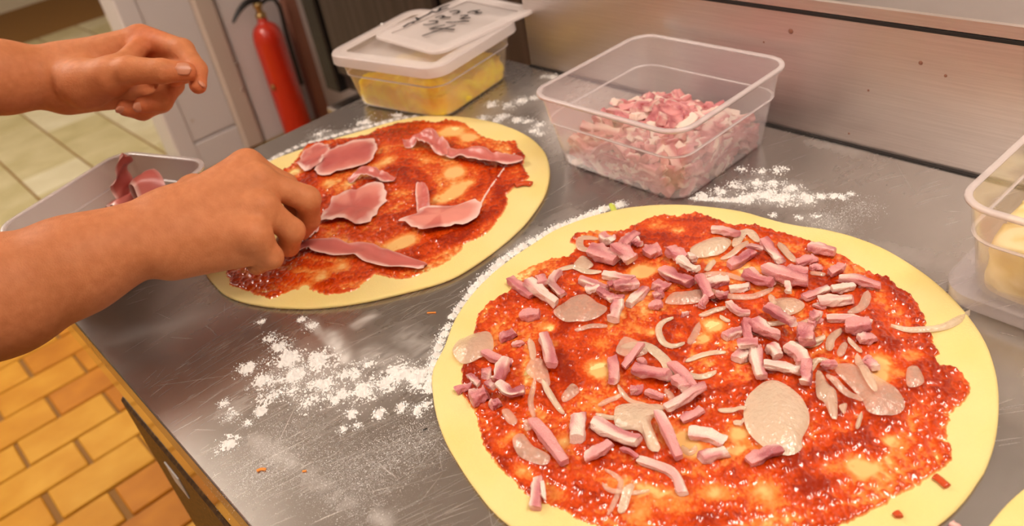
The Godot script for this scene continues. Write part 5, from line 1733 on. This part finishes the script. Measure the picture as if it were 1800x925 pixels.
func flours() -> void:
	flour("flour_spill", "white flour spilled in lumps on the steel left of the near pizza", [[-580, -171, 6, 0.85], [-609, -177, 3, 0.7], [-561, -170, 8, 1.0], [-533, -140, 9, 0.9], [-542, -166, 12, 1.0], [-519, -161, 12, 1.0], [-517, -181, 12, 1.0], [-490, -170, 11, 0.9], [-480, -151, 9, 0.8], [-483, -189, 10, 0.75], [-456, -186, 11, 0.9], [-449, -198, 11, 0.85], [-446, -214, 13, 1.0], [-433, -221, 11, 1.0], [-419, -222, 9, 0.9], [-443, -164, 4, 1.1], [-425, -178, 4, 1.2], [-417, -193, 4, 1.2], [-405, -199, 5, 1.1], [-429, -160, 3, 1], [-434, -151, 3, 1], [-564, -203, 5, 0.9], [-579, -202, 3, 0.8], [-512, -133, 8, 0.8], [-505, -119, 4, 1], [-501, -106, 4, 1], [-560, -137, 7, 0.8], [-520, -101, 6, 0.7], [-538, -104, 4, 0.8], [-493, -85, 7, 0.7], [-404, -207, 4, 1.1], [-480, -205, 6, 0.6], [-505, -148, 11, 0.6], [-466, -169, 11, 0.6], [-404, -124, 25, 0.3], [-460, -118, 28, 0.35], [-387, -153, 25, 0.3], [-381, -181, 19, 0.35], [-448, -87, 19, 0.22], [-367, -123, 22, 0.2]], 1.0, 101.0, 0.0009, 1.0, 0.0032)
	flour("flour_patch", "streak of white flour behind the near pizza, right of the bacon container", [[-369, -579, 9, 0.95], [-358, -592, 10, 1.0], [-341, -595, 10, 1.0], [-326, -607, 8, 1.1], [-346, -614, 7, 0.85], [-366, -615, 8, 0.7], [-379, -605, 8, 0.7], [-391, -592, 8, 0.7], [-399, -573, 7, 0.7], [-410, -559, 5, 0.7], [-316, -615, 4, 0.9], [-308, -623, 4, 0.9], [-300, -624, 4, 0.9], [-296, -633, 3, 0.9], [-315, -574, 3, 0.7], [-335, -565, 3, 0.7], [-387, -627, 6, 0.55], [-374, -638, 7, 0.5], [-304, -584, 3, 0.6], [-405, -622, 5, 0.5], [-291, -582, 15, 0.3], [-280, -616, 13, 0.15], [-412, -551, 3, 1.2], [-408, -553, 3, 1.2], [-403, -556, 3, 1.2], [-398, -558, 3, 1.2], [-394, -560, 3, 1.2], [-389, -562, 3, 1.2], [-385, -564, 3, 1.2], [-380, -567, 3, 1.2], [-376, -569, 3, 1.2], [-371, -571, 3, 1.2], [-367, -573, 3, 1.2]], 1.0, 111.0, 0.0009, 1.0, 0.003)
	flour("flour_patch", "blurred white flour patches between the yellow and the bacon container", [[-737, -630, 8, 1.0], [-727, -642, 5, 0.9], [-723, -583, 7, 1.0], [-700, -586, 6, 1.0], [-666, -590, 6, 0.9], [-647, -574, 5, 0.9], [-660, -576, 5, 0.8], [-754, -704, 7, 0.8], [-764, -699, 5, 0.7], [-687, -590, 6, 0.7], [-764, -603, 8, 0.7], [-739, -609, 8, 0.7], [-721, -572, 5, 0.9], [-743, -569, 7, 0.7]], 1.0, 121.0, 0.0009, 1.0, 0.0025)
	flour("flour_ridge", "crumbly ridge of flour along the left edge of the near pizza", [[-465, -504, 5, 1.25], [-469, -496, 5, 1.25], [-474, -488, 5, 1.25], [-476, -479, 5, 1.25], [-478, -471, 5, 1.25], [-480, -463, 5, 1.25], [-483, -455, 5, 1.25], [-486, -447, 5, 1.25], [-489, -439, 5, 1.25], [-489, -432, 5, 1.25], [-490, -424, 5, 1.25], [-491, -417, 5, 1.25], [-493, -407, 5, 1.25], [-494, -397, 5, 1.25], [-494, -389, 5, 1.25], [-494, -382, 5, 1.25], [-493, -374, 5, 1.25], [-493, -366, 5, 1.25], [-491, -357, 5, 1.25], [-489, -349, 5, 1.25], [-488, -340, 5, 1.25], [-485, -331, 5, 1.25], [-483, -323, 5, 1.25], [-479, -313, 4, 1.25], [-475, -304, 4, 1.25], [-472, -296, 4, 1.25], [-469, -288, 4, 1.25], [-462, -276, 4, 1.25], [-457, -268, 4, 1.25], [-452, -261, 4, 1.25], [-447, -254, 4, 1.25], [-442, -247, 4, 1.25], [-436, -240, 4, 1.25], [-431, -234, 4, 1.25], [-424, -227, 4, 1.25]], 1.0, 131.0, 0.0009, 0.55, 0.004)
	flour("flour_ridge", "thin line of flour along the back edge of the far pizza", [[-900, -346, 4, 1.1], [-900, -356, 4, 1.1], [-901, -366, 4, 1.1], [-901, -377, 4, 1.1], [-901, -388, 4, 1.1], [-898, -397, 4, 1.1], [-894, -406, 4, 1.1], [-890, -415, 4, 1.1], [-887, -424, 4, 1.1], [-883, -434, 4, 1.1], [-879, -443, 4, 1.1], [-875, -451, 4, 1.1], [-871, -460, 4, 1.1], [-867, -468, 4, 1.1], [-862, -476, 4, 1.1], [-858, -485, 4, 1.1], [-854, -493, 4, 1.1], [-850, -502, 4, 1.1], [-845, -510, 4, 1.1], [-837, -518, 4, 1.1], [-829, -526, 4, 1.1], [-909, -427, 12, 0.6], [-880, -480, 12, 0.7], [-854, -517, 10, 0.6]], 1.0, 141.0, 0.0009, 0.5, 0.003)
